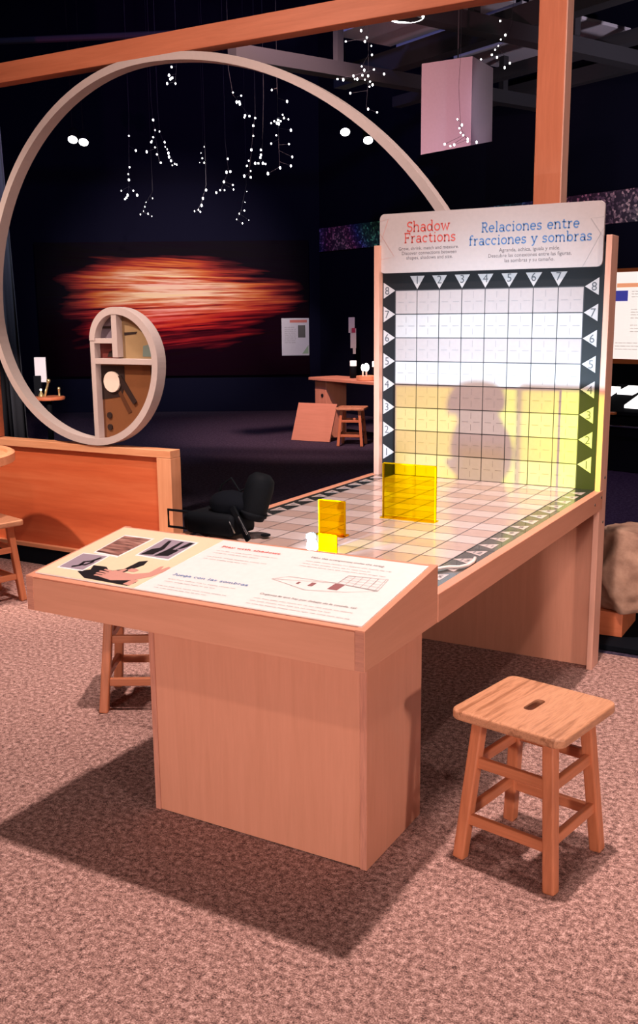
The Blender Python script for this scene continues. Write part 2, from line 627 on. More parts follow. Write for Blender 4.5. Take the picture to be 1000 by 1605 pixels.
GL = {
    'S': (.50, [arc(.25, .52, .17, .16, 35, 270) + arc(.25, .20, .18, .17, 80, -145), [(.41, .56), (.41, .70)], [(.08, .16), (.08, .02)]]),
    'F': (.56, [[(.14, 0), (.14, .70)], [(.04, .70), (.50, .70)], [(.50, .72), (.50, .56)], [(.14, .37), (.38, .37)], [(.38, .30), (.38, .44)], sf(.14, .02)]),
    'R': (.60, [[(.14, 0), (.14, .70)], [(.05, .69), (.32, .69)] + arc(.32, .53, .15, .16, 90, -90) + [(.14, .37)], [(.28, .37), (.48, .02)], sf(.14, .02), sf(.50, .02, .06, .08)]),
    'P': (.56, [[(.14, 0), (.14, .70)], [(.05, .69), (.32, .69)] + arc(.32, .52, .16, .17, 90, -90) + [(.14, .35)], sf(.14, .02)]),
    'J': (.44, [[(.28, .70), (.28, .18)] + arc(.16, .18, .12, .18, 0, -140), sf(.28, .69, .12, .1)]),
    'h': (.58, [[(.12, 0), (.12, .74)], arc(.29, .29, .17, .18, 180, 0) + [(.46, 0)], sf(.12, .02, .08, .07), sf(.46, .02, .07, .08), sf(.12, .73, .09, 0)]),
    'n': (.58, [[(.12, 0), (.12, .47)], arc(.29, .29, .17, .18, 180, 0) + [(.46, 0)], sf(.12, .02, .08, .07), sf(.46, .02, .07, .08), sf(.12, .46, .09, 0)]),
    'm': (.86, [[(.12, 0), (.12, .47)], arc(.27, .31, .15, .16, 180, 0) + [(.42, 0)], arc(.57, .31, .15, .16, 180, 0) + [(.72, 0)], sf(.12, .02, .08, .07), sf(.42, .02, .06, .06), sf(.72, .02, .06, .08), sf(.12, .46, .09, 0)]),
    'a': (.53, [arc(.25, .32, .16, .15, 150, 0) + [(.41, .02)], arc(.24, .14, .16, .13, 0, 360), sf(.43, .02, .02, .07)]),
    'd': (.58, [arc(.25, .24, .18, .22, 0, 360), [(.44, 0), (.44, .74)], sf(.44, .73, .1, 0), sf(.46, .02, .02, .08)]),
    'o': (.54, [arc(.27, .24, .20, .22, 0, 360)]),
    'w': (.76, [[(.09, .46), (.23, .01), (.37, .44), (.51, .01), (.65, .46)], sf(.09, .46), sf(.65, .46)]),
    'r': (.44, [[(.14, 0), (.14, .47)], arc(.32, .27, .18, .19, 180, 70), sf(.14, .02), sf(.14, .46, .1, 0)]),
    'c': (.50, [arc(.26, .24, .19, .22, 50, 310), [(.40, .34), (.40, .46)]]),
    't': (.42, [[(.18, .64), (.18, .15)] + arc(.29, .15, .11, .13, 180, 320), [(.05, .46), (.36, .46)]]),
    'i': (.30, [[(.15, 0), (.15, .47)], [(.15, .62), (.15, .71)], sf(.15, .02), sf(.15, .46, .1, 0)]),
    'l': (.30, [[(.15, 0), (.15, .74)], sf(.15, .02), sf(.15, .73, .1, 0)]),
    's': (.46, [arc(.22, .35, .13, .11, 30, 270) + arc(.22, .13, .14, .11, 80, -150), [(.35, .38), (.35, .47)], [(.08, .10), (.08, .01)]]),
    'e': (.52, [[(.08, .25), (.45, .25)] + arc(.26, .24, .19, .22, 3, 315)]),
    'y': (.52, [[(.08, .46), (.26, .02)], [(.44, .46), (.26, .02), (.19, -.15), (.07, -.20)], sf(.08, .46), sf(.44, .46)]),
    'b': (.58, [[(.12, 0), (.12, .74)], arc(.31, .24, .18, .22, 0, 360), sf(.12, .73, .09, 0)]),
    'f': (.40, [[(.16, 0), (.16, .56)] + arc(.28, .56, .12, .17, 180, 35), [(.05, .46), (.33, .46)], sf(.16, .02)]),
    'u': (.58, [[(.12, .46), (.12, .18)] + arc(.28, .18, .16, .16, 180, 360) + [(.44, .46)], [(.44, .46), (.44, 0)], sf(.12, .45, .08, 0), sf(.46, .02, .02, .08), sf(.44, .45, .08, 0)]),
    'g': (.56, [arc(.25, .25, .18, .21, 0, 360), [(.43, .46), (.43, -.05)] + arc(.26, -.05, .17, .16, 0, -150), sf(.43, .45, 0, .08)]),
    ' ': (.34, []),
}


def slab(mb, pl, s, x0, x1, y, h, w=.085, stretch=1.0, skew=0.0):
    tot = sum(GL[c][0] for c in s)
    k = (x1 - x0) / tot
    x = x0
    for c in s:
        adv, strokes = GL[c]
        for st in strokes:
            stroke(mb, pl, [(x + (a + b * skew) * k, y + b * k * stretch) for a, b in st], w * k, h)
        x += adv * k
    return mb


def ghost_lines(mb, pl, x0, x1, y, h, size, seed, slope=0.0):
    """a line of print too small to read: short word-long strokes."""
    rn = random.Random(seed)
    x = x0
    while x < x1 - size:
        w = min(x1 - x, size * rn.uniform(1.2, 4.2))
        n = max(3, int(w / (size * .22)))
        pts = [(x + w * i / n, y + slope * (x - x0) + (size * .18 * (1 if i % 2 else -1)) * rn.uniform(.5, 1)) for i in range(n + 1)]
        stroke(mb, pl, pts, size * .16, h)
        x += w + size * .55


FH = Vector((sin(YAW), cos(YAW), 0))        # horizontal heading into the far room
RH = Vector((cos(YAW), -sin(YAW), 0))


def at(px, py, depth):
    """point seen at a pixel of the photograph at the given horizontal depth."""
    d = (CR * (px - 500) - CU * (py - 802.5)) / FPX + CF
    return CAM_POS + d * (depth / d.dot(FH))


def far(right, fwd, z):
    return Vector((CAM_POS.x, CAM_POS.y, 0)) + RH * right + FH * fwd + Vector((0, 0, z))


# ================================================================== SETTING
def struct(o):
    o['kind'] = 'structure'
    return o


YB = 1.95
struct(MB().box(-75, 75, -75, YB, -.6, 0).build('floor', M['carpet']))
struct(MB().box(-170, 120, YB, 200, -.6, -.02).build('floor_back', M['carpet_unlit']))
# far wall, square to the view, and the long wall that comes forward to the right
mb = MB()
a, b = far(-95, 150, 0), far(.45, 150, 0)
n = FH
mb.hexa([a, b, b + n * 2, a + n * 2, a + Vector((0, 0, 62)), b + Vector((0, 0, 62)), b + n * 2 + Vector((0, 0, 62)), a + n * 2 + Vector((0, 0, 62))])
struct(mb.build('wall_back', M['wallm']))
WD = RH * .582 - FH * .813                 # heading of the right wall, coming towards us
WN = RH * .813 + FH * .582                 # away from the room
W0 = far(.45, 150, 0)
mb = MB()
c = W0 + WD * 125
mb.hexa([W0, c, c + WN * 2, W0 + WN * 2] + [p + Vector((0, 0, 62)) for p in (W0, c, c + WN * 2, W0 + WN * 2)])
struct(mb.build('wall_right', M['wallm']))
struct(MB().box(-170, 120, -80, 200, 62, 63).build('ceiling', M['blackmatte']))
# glitter strip along the right wall
mb = MB()
q0, q1 = W0 + WD * .3, W0 + WD * 118
nn = -WN * .25
mb.hexa([q0 + Vector((0, 0, 23.4)), q1 + Vector((0, 0, 23.4)), q1 + nn + Vector((0, 0, 23.4)), q0 + nn + Vector((0, 0, 23.4)),
         q0 + Vector((0, 0, 26.7)), q1 + Vector((0, 0, 26.7)), q1 + nn + Vector((0, 0, 26.7)), q0 + nn + Vector((0, 0, 26.7))])
g = mb.build('trim_1', M['glitter'])
struct(g)

# dropped ceiling grid and roof beams over the far right of the room
def wr(s, t, z):                           # along the right wall / out from it into the room
    return W0 + WD * s - WN * t + Vector((0, 0, z))


def slabw(mb, s0, s1, t0, t1, z0, z1):
    mb.hexa([wr(s0, t0, z0), wr(s1, t0, z0), wr(s1, t1, z0), wr(s0, t1, z0), wr(s0, t0, z1), wr(s1, t0, z1), wr(s1, t1, z1), wr(s0, t1, z1)])


mb = MB()
for i in range(3, 11):
    for j in range(4):
        if (i * 7 + j * 3) % 5 == 0:
            continue
        slabw(mb, 12 + i * 9, 12 + i * 9 + 8.2, 3 + j * 8, 3 + j * 8 + 7.2, 41.0, 41.3)
struct(mb.build('ceiling_tiles', M['tile']))
k = 2
for args in ((28, 115, 1.6, 2.6, 37.5, 39.0), (30, 115, 10, 11.2, 37.5, 38.6), (34, 115, 21, 22.5, 37.5, 39.4)):
    mb = MB()
    slabw(mb, *args)
    struct(mb.build('trim_%d' % k, M['truss']))
    k += 1
for s in (42, 60, 78, 96):
    mb = MB()
    slabw(mb, s, s + 1.4, -.1, 40, 36.2, 37.5)
    for t in (6, 16, 28):
        slabw(mb, s + .3, s + 1.0, t, t + .7, 37.5, 41)
    struct(mb.build('trim_%d' % k, M['truss']))
    k += 1
# pipes under the dark ceiling on the left
for i, (r0, f0, r1, f1, z) in enumerate(((-62, 92, 8, 80, 43), (-70, 120, 10, 112, 44), (-50, 70, 4, 66, 40))):
    struct(MB().tube([far(r0, f0, z), far(r1, f1, z + .5)], .35, 10).build('trim_%d' % k, M['truss']))
    k += 1

# ================================================================== EXHIBIT TABLE
ex = empty('exhibit_table', (4, -9, 0), 0, 'maple plywood exhibit table with sloped information lectern and upright numbered grid board', 'exhibit table')
EXO = Vector((4, -9, 0))


def part(mb, name, m, parent=ex, smooth=False):
    for v in mb.bm.verts:
        v.co -= EXO
    return mb.build(name, m, parent, smooth)


def pbox(name, m, dims, parent=ex, bev=.015):
    return part(MB().box(*dims, bev=bev), name, m, parent)


XR, XL = 9.066, -1.052
YF, YBK = -20.634, -16.6
ZL, ZR = H - .743, H + .013
Z1, Z2 = H + .201, H + .764
# pedestal
t = .19
pbox('pedestal_front', M['mapleZ'], (.73 + t, 7.72 - t, -17.875, -17.67, 0.03, ZL))
pbox('pedestal_back', M['mapleZ'], (.73 + t, 7.72 - t, -14.66, -14.46, 0.03, ZL))
pbox('pedestal_side', M['mapleZ'], (.73, .73 + t, -17.875, -14.46, 0, ZL))
pbox('pedestal_side', M['mapleZ'], (7.72 - t, 7.72, -17.875, -14.46, 0, ZL))
for x0 in (.735, 7.72 - t):
    pbox('ply_edge', M['plyedgeZ'], (x0, x0 + t - .005, -17.885, -17.874, .01, ZL - .01), bev=0)
# lectern
sl = (Z2 - Z1) / (YBK - YF)


def zt(y):
    return Z1 + sl * (y - YF)


for nm, x0, x1 in (('lectern_side', XR - .24, XR), ('lectern_side', XL, XL + .24)):
    mb = MB().prism([(YF, ZL), (YBK, ZL), (YBK, zt(YBK)), (YF, zt(YF))], lambda a, b, k: (x0 if k == 0 else x1, a, b), .012)
    o = part(mb, nm, M['mapleY'])
    pbox('ply_edge', M['plyedge'], (x0 + .01, x1 - .01, YF - .008, YF + .02, ZL + .015, Z1 - .03), bev=0)
pbox('lectern_front', M['mapleX'], (XL + .24, XR - .24, YF, YF + .24, ZL, zt(YF) - .05), bev=.008)
mb = MB().prism([(YF + .24, zt(YF) - .34), (YBK - .25, zt(YBK) - .34), (YBK - .25, zt(YBK - .25) - .012), (YF, zt(YF) - .012)],
                lambda a, b, k: (XL + .24 if k == 0 else XR - .24, a, b))
part(mb, 'lectern_top', M['mapleX'])
pbox('lectern_back', M['mapleX'], (XL + .24, XR - .24, YBK - .25, YBK, ZL, zt(YBK) - .02), bev=.008)
# information sheet on the lectern
LN = math.hypot(1, sl)
pl = Plane((0, YF, Z1), (1, 0, 0), (0, 1, sl), (0, -sl, 1))
mb = MB()
poly(mb, pl, [(-.90, .20), (8.915, .17), (8.905, 3.86), (-.92, 3.88)], 0.0, .03)
sheet = part(mb, 'information_sheet', M['sheet_white'])
mb = MB()
poly(mb, pl, [(-.89, .205), (2.48, .205), (2.69, 3.87), (-.91, 3.87)], .03, .006)
part(mb, 'cream_section', M['sheet_cream'], sheet)


def photo(quad, m, name):
    cx = sum(q[0] for q in quad) / 4
    cy = sum(q[1] for q in quad) / 4
    mb = MB()
    poly(mb, pl, quad, .036, .006)
    fr = part(mb, 'photograph', M['photo_edge'], sheet)
    mb = MB()
    inner = [(cx + (x - cx) * .90, cy + (y - cy) * .88) for x, y in quad]
    poly(mb, pl, inner, .042, .006)
    o = part(mb, 'photo_picture', m, fr)
    o['label'] = name
    return inner


pic_m, nt, b_ = mat('printed_brown_folds')
vec = coords(nt, (9, 60, 60), (0, 0, .5))
nt.links.new(ramp(nt, noise(nt, vec, 1.6, 4), [(.3, (.03, .012, .01)), (.5, (.30, .13, .10)), (.7, (.52, .30, .24))]), b_.inputs['Base Color'])
photo([(-.34, 1.86), (.60, 1.78), (.66, 3.33), (-.42, 3.33)], pic_m, 'photo of brown folds')
q2 = photo([(.99, 2.06), (2.15, 2.03), (2.13, 3.46), (.93, 3.49)], M['photo_violet'], 'violet photo of shadow puppets')
q3 = photo([(-.54, .64), (.36, .66), (.32, 1.82), (-.60, 1.76)], M['photo_violet'], 'violet photo of a crank')
mb = MB()
for pts in ([(1.1, 2.15), (1.45, 2.25), (1.5, 2.7), (1.3, 3.3), (1.2, 3.3), (1.32, 2.75), (1.15, 2.6)],
            [(1.55, 2.2), (1.95, 2.3), (1.98, 2.75), (1.75, 2.75), (1.72, 3.32), (1.62, 3.32), (1.62, 2.7)],
            [(1.85, 2.7), (2.03, 3.0), (2.05, 3.35), (1.9, 3.36)]):
    poly(mb, pl, pts, .048, .004)
part(mb, 'printed_silhouette', M['photo_dark'], sheet)
mb = MB()
stroke(mb, pl, [(-.15, .8), (0, .95), (-.05, 1.2), (.12, 1.3), (.2, 1.6)], .1, .046)
stroke(mb, pl, [(-.05, 1.0), (.12, 1.02), (.2, 1.25), (.1, 1.35)], .08, .046)
part(mb, 'printed_crank', M['photo_dark'], sheet)
mb = MB()
for pts in ([(.22, .62), (.75, .30), (2.22, .25), (2.32, .50), (1.75, .78), (1.30, .72), (.80, 1.12), (.36, 1.10), (.50, .82)],
            [(1.15, .95), (1.38, 1.15), (1.42, 1.72), (1.62, 1.85), (1.72, 1.55), (1.60, 1.18), (1.5, .85)]):
    poly(mb, pl, pts, .036, .004)
part(mb, 'printed_sleeves', M['photo_dark'], sheet)
mb = MB()
for pts in ([(1.08, .50), (1.55, .40), (2.15, .60), (2.45, .95), (2.55, 1.30), (2.56, 1.62), (2.47, 1.66), (2.38, 1.40), (2.32, 1.64), (2.24, 1.60),
             (2.22, 1.15), (1.85, .92), (1.45, .95), (1.22, 1.0), (1.12, .86)],
            [(1.52, 1.12), (1.62, 1.04), (1.80, 1.06), (1.84, 1.2), (1.70, 1.26), (1.56, 1.24)],
            [(2.05, .3), (2.28, .28), (2.3, .62), (2.1, .62)]):
    poly(mb, pl, pts, .041, .004)
for q in range(4):                                     # four fingers, the thumb below
    y0_, y1_ = .52 + q * .13, .56 + q * .115
    poly(mb, pl, [(.80 + abs(q - 1.5) * .05, y0_), (1.14, y1_ - .045), (1.14, y1_ + .045), (.80 + abs(q - 1.5) * .05, y0_ + .07)], .041, .004)
poly(mb, pl, [(1.30, .98), (1.42, 1.16), (1.50, 1.14), (1.48, .94)], .041, .004)
part(mb, 'printed_hands', M['skin'], sheet)
mb = MB()
slab(mb, pl, 'Play with shadows', 2.96, 4.86, 3.36, .036, .10, .62)
part(mb, 'red_heading', M['red_text'], sheet)
mb = MB()
slab(mb, pl, 'Juega con las sombras', 2.90, 5.22, 1.24, .036, .085, .72)
part(mb, 'blue_heading', M['blue_text'], sheet)
mb = MB()
put_text(mb, pl, text_polys('Make this arrangement under the string.', 2.12), 6.83, 3.42, .036, 1.0)
put_text(mb, pl, text_polys('Organiza lo que hay por debajo de la cuerda, así:', 2.62), 7.08, .92, .036, 1.0)
part(mb, 'small_heading', M['grey_text'], sheet)
mb = MB()
s = 1
for x0, x1, ys in ((2.98, 4.98, (3.10, 2.94)), (2.98, 4.88, (2.66, 2.50)), (2.96, 5.02, (1.00, .84)), (2.96, 5.05, (.56, .42)),
                   (5.75, 8.2, (3.2, 3.02, 2.86)), (5.75, 8.5, (.70, .54, .38))):
    for q, y in enumerate(ys):
        ghost_lines(mb, pl, x0, x1 - (q % 2) * .5, y, .036, .075, s)
        s += 1
part(mb, 'body_text', M['faint_text'], sheet)
mb = MB()
for ln in ([(5.55, 1.85), (6.70, 1.50), (7.75, 1.72), (8.40, 2.0), (7.2, 2.12), (5.55, 1.85)], [(5.55, 1.85), (5.9, 2.12), (7.2, 2.12)],
           [(7.26, 2.12), (7.29, 2.63), (8.34, 2.72), (8.40, 2.02), (7.26, 2.12)]):
    stroke(mb, pl, ln, .016, .036)
for q in range(1, 6):
    stroke(mb, pl, [(7.27 + .21 * q, 2.11 - .016 * q), (7.29 + .2 * q, 2.64 + .014 * q)], .012, .036)
for q in range(1, 4):
    stroke(mb, pl, [(7.26, 2.12 + .13 * q), (8.38, 2.03 + .17 * q)], .012, .036)
part(mb, 'table_diagram', M['faint_text'], sheet)
mb = MB()
for x, y, w, hh in ((6.28, 1.78, .07, .12), (6.62, 1.76, .12, .2), (7.18, 1.74, .26, .36)):
    poly(mb, pl, [(x, y), (x + w, y), (x + w * 1.15, y + hh), (x + w * .15, y + hh)], .036, .004)
part(mb, 'diagram_marking', plain('dusty_red_print', (.30, .12, .12), .5), sheet)

# side rails and table surface
for x0, x1 in ((XR - .28, XR + .02), (XL - .02, XL + .28)):
    rail = pbox('side_rail', M['mapleY'], (x0, x1, YBK + .002, .05, ZL, ZR), bev=.02)
    if x0 > 0:
        for y, z in ((-1.15, ZL + .36), (-.2, ZL + .5)):
            mb = MB().tube([(XR, y, z), (XR + .035, y, z)], .055, 10)
            part(mb, 'bolt', M['bolt'], rail)
TZ = H - .004
pbox('table_surface', M['table_ink'], (XL + .28, XR - .28, YBK, 0, H - .45, TZ), bev=0)
tp = Plane((0, 0, TZ), (1, 0, 0), (0, 1, 0), (0, 0, 1))
NR = 17
mb, mg = MB(), MB()
for r in range(NR):
    y1, y0 = -r, max(-(r + 1), YBK + .05)
    poly(mb if r % 2 == 0 else mg, tp, [(0, y0), (8, y0), (8, y1), (0, y1)], 0, .004)
tw = part(mb, 'light_grid_rows', M['table_white'])
part(mg, 'beige_grid_rows', M['table_grey'])
mb = MB()
for i in range(9):
    stroke(mb, tp, [(i, -16.5), (i, 0)], .035, .004, .003)
for r in range(1, NR):
    stroke(mb, tp, [(0, -r), (8, -r)], .03, .004, .003)
part(mb, 'table_grid_lines', M['ink_line'])


def marker(plane, pts, num, size, nx, ny, m):
    mb = MB()
    poly(mb, plane, pts, 0, .006)
    o = part(mb, 'triangle_marker', m)
    mb = MB()
    put_text(mb, plane, text_polys(num, None, size), nx, ny, .006)
    part(mb, 'numeral', M['num'], o)


for r in range(1, 17):
    marker(tp, [(8.02, -r), (8.58, -r - .33), (8.58, -r + .33)], str(r), .34, 8.40, -r - .12, M['table_white'])
    marker(tp, [(-.02, -r), (-.55, -r + .33), (-.55, -r - .33)], str(r), .34, -.36, -r - .12, M['table_white'])
# white cord looped over the table's corner
mb = MB()
cp = [(7.6, -15.1), (8.19, -14.41), (8.35, -14.13), (8.62, -14.0), (8.74, -13.7), (8.73, -13.25), (8.63, -12.85)]
mb.tube([(x, y, H + .06) for x, y in cp], .05, 8)
o = part(mb, 'string', M['cord'], ex, True)
# upright board, posts, lower panel
for x0, x1 in ((XR - .22, XR), (XL + .2, XL + .44)):
    post = pbox('side_post', M['post'], (x0, x1, -.35, .66, 0, 17.13), bev=.012)
    if x0 > 0:
        for z in (7.85, 6.05):
            part(MB().tube([(XR - .02, .3, z), (XR + .02, .3, z)], .055, 10), 'bolt', M['bolt'], post)
pbox('lower_panel', M['mapleZ'], (XL + .44, XR - .22, .10, .32, 0, H - .3))
board = pbox('grid_board', M['ink'], (XL + .44, XR - .22, 0.004, .26, H - .3, 16.9), bev=0)
V = .987
bp = Plane((0, .004, H), (1, 0, 0), (0, 0, 1), (0, -1, 0))
mb, mg = MB(), MB()
for r in range(8):
    poly(mb if r % 2 == 0 else mg, bp, [(0, r * V + (0 if r else .02)), (8, r * V + (0 if r else .02)), (8, (r + 1) * V), (0, (r + 1) * V)], 0, .006)
part(mb, 'white_grid_rows', M['white'], board)
part(mg, 'grey_grid_rows', M['grey_row'], board)
mb = MB()
for i in range(9):
    stroke(mb, bp, [(i, .02), (i, 8 * V)], .035, .006, .004)
for r in range(1, 9):
    stroke(mb, bp, [(0, r * V), (8, r * V)], .04, .006, .004)
part(mb, 'board_grid_lines', M['ink_line'], board)
mb = MB()
for i in range(8):
    dashed(mb, bp, (i + .5, .02), (i + .5, 8 * V), .022, .006, .26, V / 2 - .26)
    dashed(mb, bp, (0, (i + .5) * V), (8, (i + .5) * V), .022, .006, .28, .22)
part(mb, 'half_line_marking', M['dash'], board)
for i in range(1, 8):
    marker(bp, [(i, 8 * V + .04), (i + .33, 8 * V + .58), (i - .33, 8 * V + .58)], str(i), .46, i, 8 * V + .25, M['white'])
for r in range(1, 9):
    marker(bp, [(-.02, r * V), (-.56, r * V + .33), (-.56, r * V - .33)], str(r), .46, -.39, r * V - .16, M['white'])
    marker(bp, [(8.03, r * V), (8.57, r * V - .33), (8.57, r * V + .33)], str(r), .46, 8.39, r * V - .16, M['white'])
# header sign
YS = -.148
sp_ = Plane((0, YS, 0), (1, 0, 0), (0, 0, 1), (0, -1, 0))
mb = MB().prism(rrect(-.68, 8.69, 15.99, 18.40, .2), lambda a, b, k: (a, YS + (0 if k else .15), b), .01)
sign = part(mb, 'header_sign', M['sign'])
mb = MB()
slab(mb, sp_, 'Shadow', .56, 2.50, 17.63, 0, .095, 1.02)
slab(mb, sp_, 'Fractions', .44, 2.76, 17.19, 0, .095, 1.02)
part(mb, 'red_title', M['red_text'], sign)
mb = MB()
slab(mb, sp_, 'Relaciones entre', 3.82, 7.78, 17.46, 0, .095, 1.02)
slab(mb, sp_, 'fracciones y sombras', 3.30, 8.28, 16.97, 0, .095, 1.02)
part(mb, 'blue_title', M['blue_text'], sign)
mb = MB()
for s_, x0, x1, y in (('Grow, shrink, match and measure.', .2, 2.88, 16.90), ('Discover connections between', .35, 2.79, 16.71),
                      ('shapes, shadows and size.', .56, 2.62, 16.52), ('Agranda, achica, iguala y mide.', 4.59, 7.05, 16.68),
                      ('Descubre las conexiones entre las figuras,', 4.15, 7.5, 16.47), ('las sombras y su tamaño.', 4.83, 6.84, 16.27)):
    put_text(mb, sp_, text_polys(s_, x1 - x0), (x0 + x1) / 2, y, 0)
part(mb, 'sign_small_text', M['grey_text'], sign)
mb = MB()
stroke(mb, sp_, [(-.67, 18.12), (-.28, 18.20), (-.62, 17.28), (-.67, 17.4)], .014, 0)
stroke(mb, sp_, [(-.67, 17.62), (0, 16.66), (-.67, 16.55)], .014, 0)
part(mb, 'left_triangle_outline', M['red_line'], sign)
mb = MB()
stroke(mb, sp_, [(8.68, 17.80), (8.19, 17.77), (8.68, 17.08)], .014, 0)
stroke(mb, sp_, [(8.68, 17.38), (7.94, 16.0)], .014, 0)
part(mb, 'right_triangle_outline', M['grey_line'], sign)
# small LED lamp standing behind the lectern's back edge: it throws the shadows
LX, LY, LZ = 4.10, -16.42, H + .09
lamp = part(MB().box(LX - .2, LX + .2, LY - .17, LY - .02, H - .01, H + .2, bev=.02), 'led_lamp', M['black'])
l = bpy.data.lights.new('led_lamp_light', 'SPOT')
l.energy, l.color, l.shadow_soft_size, l.spot_size, l.spot_blend = 255, (.54, .80, 1.0), .0022, radians(58), .9
lo = bpy.data.objects.new('led_lamp_light', l)
COL.objects.link(lo)
lo.location = Vector((LX, LY + .05, LZ)) * U
aim(lo, (LX + .6, 0, H + 2.4))

# ================================================================== THINGS ON THE TABLE
LYL = LY + .05


def hfor(y, top=3.88):
    return .09 + (top - .09) * (y - LYL) / (-LYL)


def acr(name, x0, x1, y, m, label, hh=None, rz=0.0):
    hh = hh or hfor(y)
    cx = (x0 + x1) / 2
    w = (x1 - x0) / 2
    r = empty(name, (cx, y, H + .012), rz, label, 'acrylic block', 'yellow acrylic blocks on the table')
    th = .09 if hh > 1.5 else .06
    MB().box(-w, w, 0, th, 0, hh).build('pane', m, r)
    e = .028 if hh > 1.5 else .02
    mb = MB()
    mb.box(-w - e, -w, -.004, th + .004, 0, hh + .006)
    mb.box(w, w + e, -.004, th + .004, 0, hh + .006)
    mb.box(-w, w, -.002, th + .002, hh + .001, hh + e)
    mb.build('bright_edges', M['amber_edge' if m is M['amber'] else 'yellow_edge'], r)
    if hh > .8:
        MB().box(-w - .05, w + .05, -.16, .24, -.0, .03).build('foot', m, r)
    return r


acr('acrylic_block', 3.65, 5.58, -8.63, M['yellow'], 'large yellow transparent acrylic square standing near the upright board')
acr('acrylic_block', 2.99, 3.91, -11.95, M['amber'], 'medium amber transparent acrylic square in the middle of the table')
acr('acrylic_block', 4.30, 4.86, -14.25, M['yellow'], 'smallest yellow acrylic square, beside the white bird-shaped figure')

# white figure cut-out with round head and round body
fy = -14.3
fig = empty('figure_cutout', (4.06, fy, H + .012), 0, 'small white round-headed figure cutout standing on the table', 'figure')
fh = .09 + (4.13 - .09) * (fy - LYL) / (-LYL)
k_ = fh / 4.13


def fpt(x, z):
    return ((x - 3.67) * k_ - .0, z * k_)


outl = [(2.50, 0), (4.55, 0), (4.45, .42), (4.78, .95), (4.86, 1.55), (4.72, 2.15), (4.35, 2.75), (4.22, 2.98), (4.45, 3.1), (4.52, 3.45), (4.38, 3.82), (4.05, 4.06),
        (3.60, 4.13), (3.10, 4.06), (2.75, 3.85), (2.52, 3.5), (2.45, 3.1), (2.55, 2.85), (2.8, 2.95), (2.92, 2.6), (2.70, 2.1), (2.62, 1.5), (2.72, 1.25), (2.42, 1.15), (2.55, .92), (2.85, .62), (2.95, .38)]
MB().prism([fpt(*p) for p in outl], lambda a, b, k: (a, 0 if k else .03, b)).build('body', M['figure'], fig)
MB().prism([(a * 1.0 + .035, b + .006) for a, b in (fpt(*p) for p in outl)], lambda a, b, k: (a, .031 if k else .07, b)).build('backing', M['figure_edge'], fig)

# black clamp spotlight with fabric hood lying over the table's left side
bl = empty('clamp_spotlight', (0, -13.5, H + .07), 0, 'black hooded clamp spotlight lying on the left side of the table', 'spotlight')
mb = MB()
mb.box(-.72, 1.1, -.62, .75, .02, .72, bev=.14)
mb.box(-.95, -.3, -.45, .6, .08, .62, bev=.12)
mb.build('body', M['black'], bl, True)
mb = MB()
mb.ball((.55, .2, .95), .62, (1.3, .9, .7), 3)
mb.build('cloth_cover', M['blackmatte'], bl, True)
T = Matrix.Translation((1.42, .35, 1.22)) @ Matrix.Rotation(radians(14), 4, 'Y') @ Matrix.Rotation(radians(-8), 4, 'X')
MB().lathe([(.02, -.72), (.40, -.72), (.44, -.55), (.46, .3), (.42, .58), (.26, .74), (.02, .76)], 28, (0, 0, 0), T).build('lamp_hood', M['black'], bl, True)
MB().lathe([(.45, -.60), (.475, -.60), (.475, -.48), (.45, -.48)], 28, (0, 0, 0), T).build('hood_ring', M['black'], bl, True)
mb = MB().bar((.95, -.35, .95), (1.72, -.62, .03), .2, .09, (0, 1, 0), .02)
mb.build('support_arm', M['black'], bl)
mb = MB().tube([(1.28, -.52, .72), (1.70, -.66, .22)], .03, 8)
mb.tube([(1.0, -.6, .55), (1.2, -.62, .2)], .02, 8)
mb.build('arm_rod', M['chrome'], bl)
mb = MB().tube([(-.78, -.2, .06), (-1.72, -.2, .06), (-1.72, -.2, .62), (-.78, -.2, .62)], .045, 8)
mb.build('bracket', M['black'], bl)
mb = MB().tube([(-.1, .2, .7), (.1, .3, 1.5), (.45, .35, 1.75), (.8, .3, 1.35), (1.2, .3, 1.55)], .035, 8)
mb.build('cable', M['black'], bl, True)
MB().lathe([(.12, 0), (.16, .02), (.16, .05), (.1, .07)], 16, (1.78, .25, .0)).build('knob', M['black'], bl)

# ================================================================== STOOLS


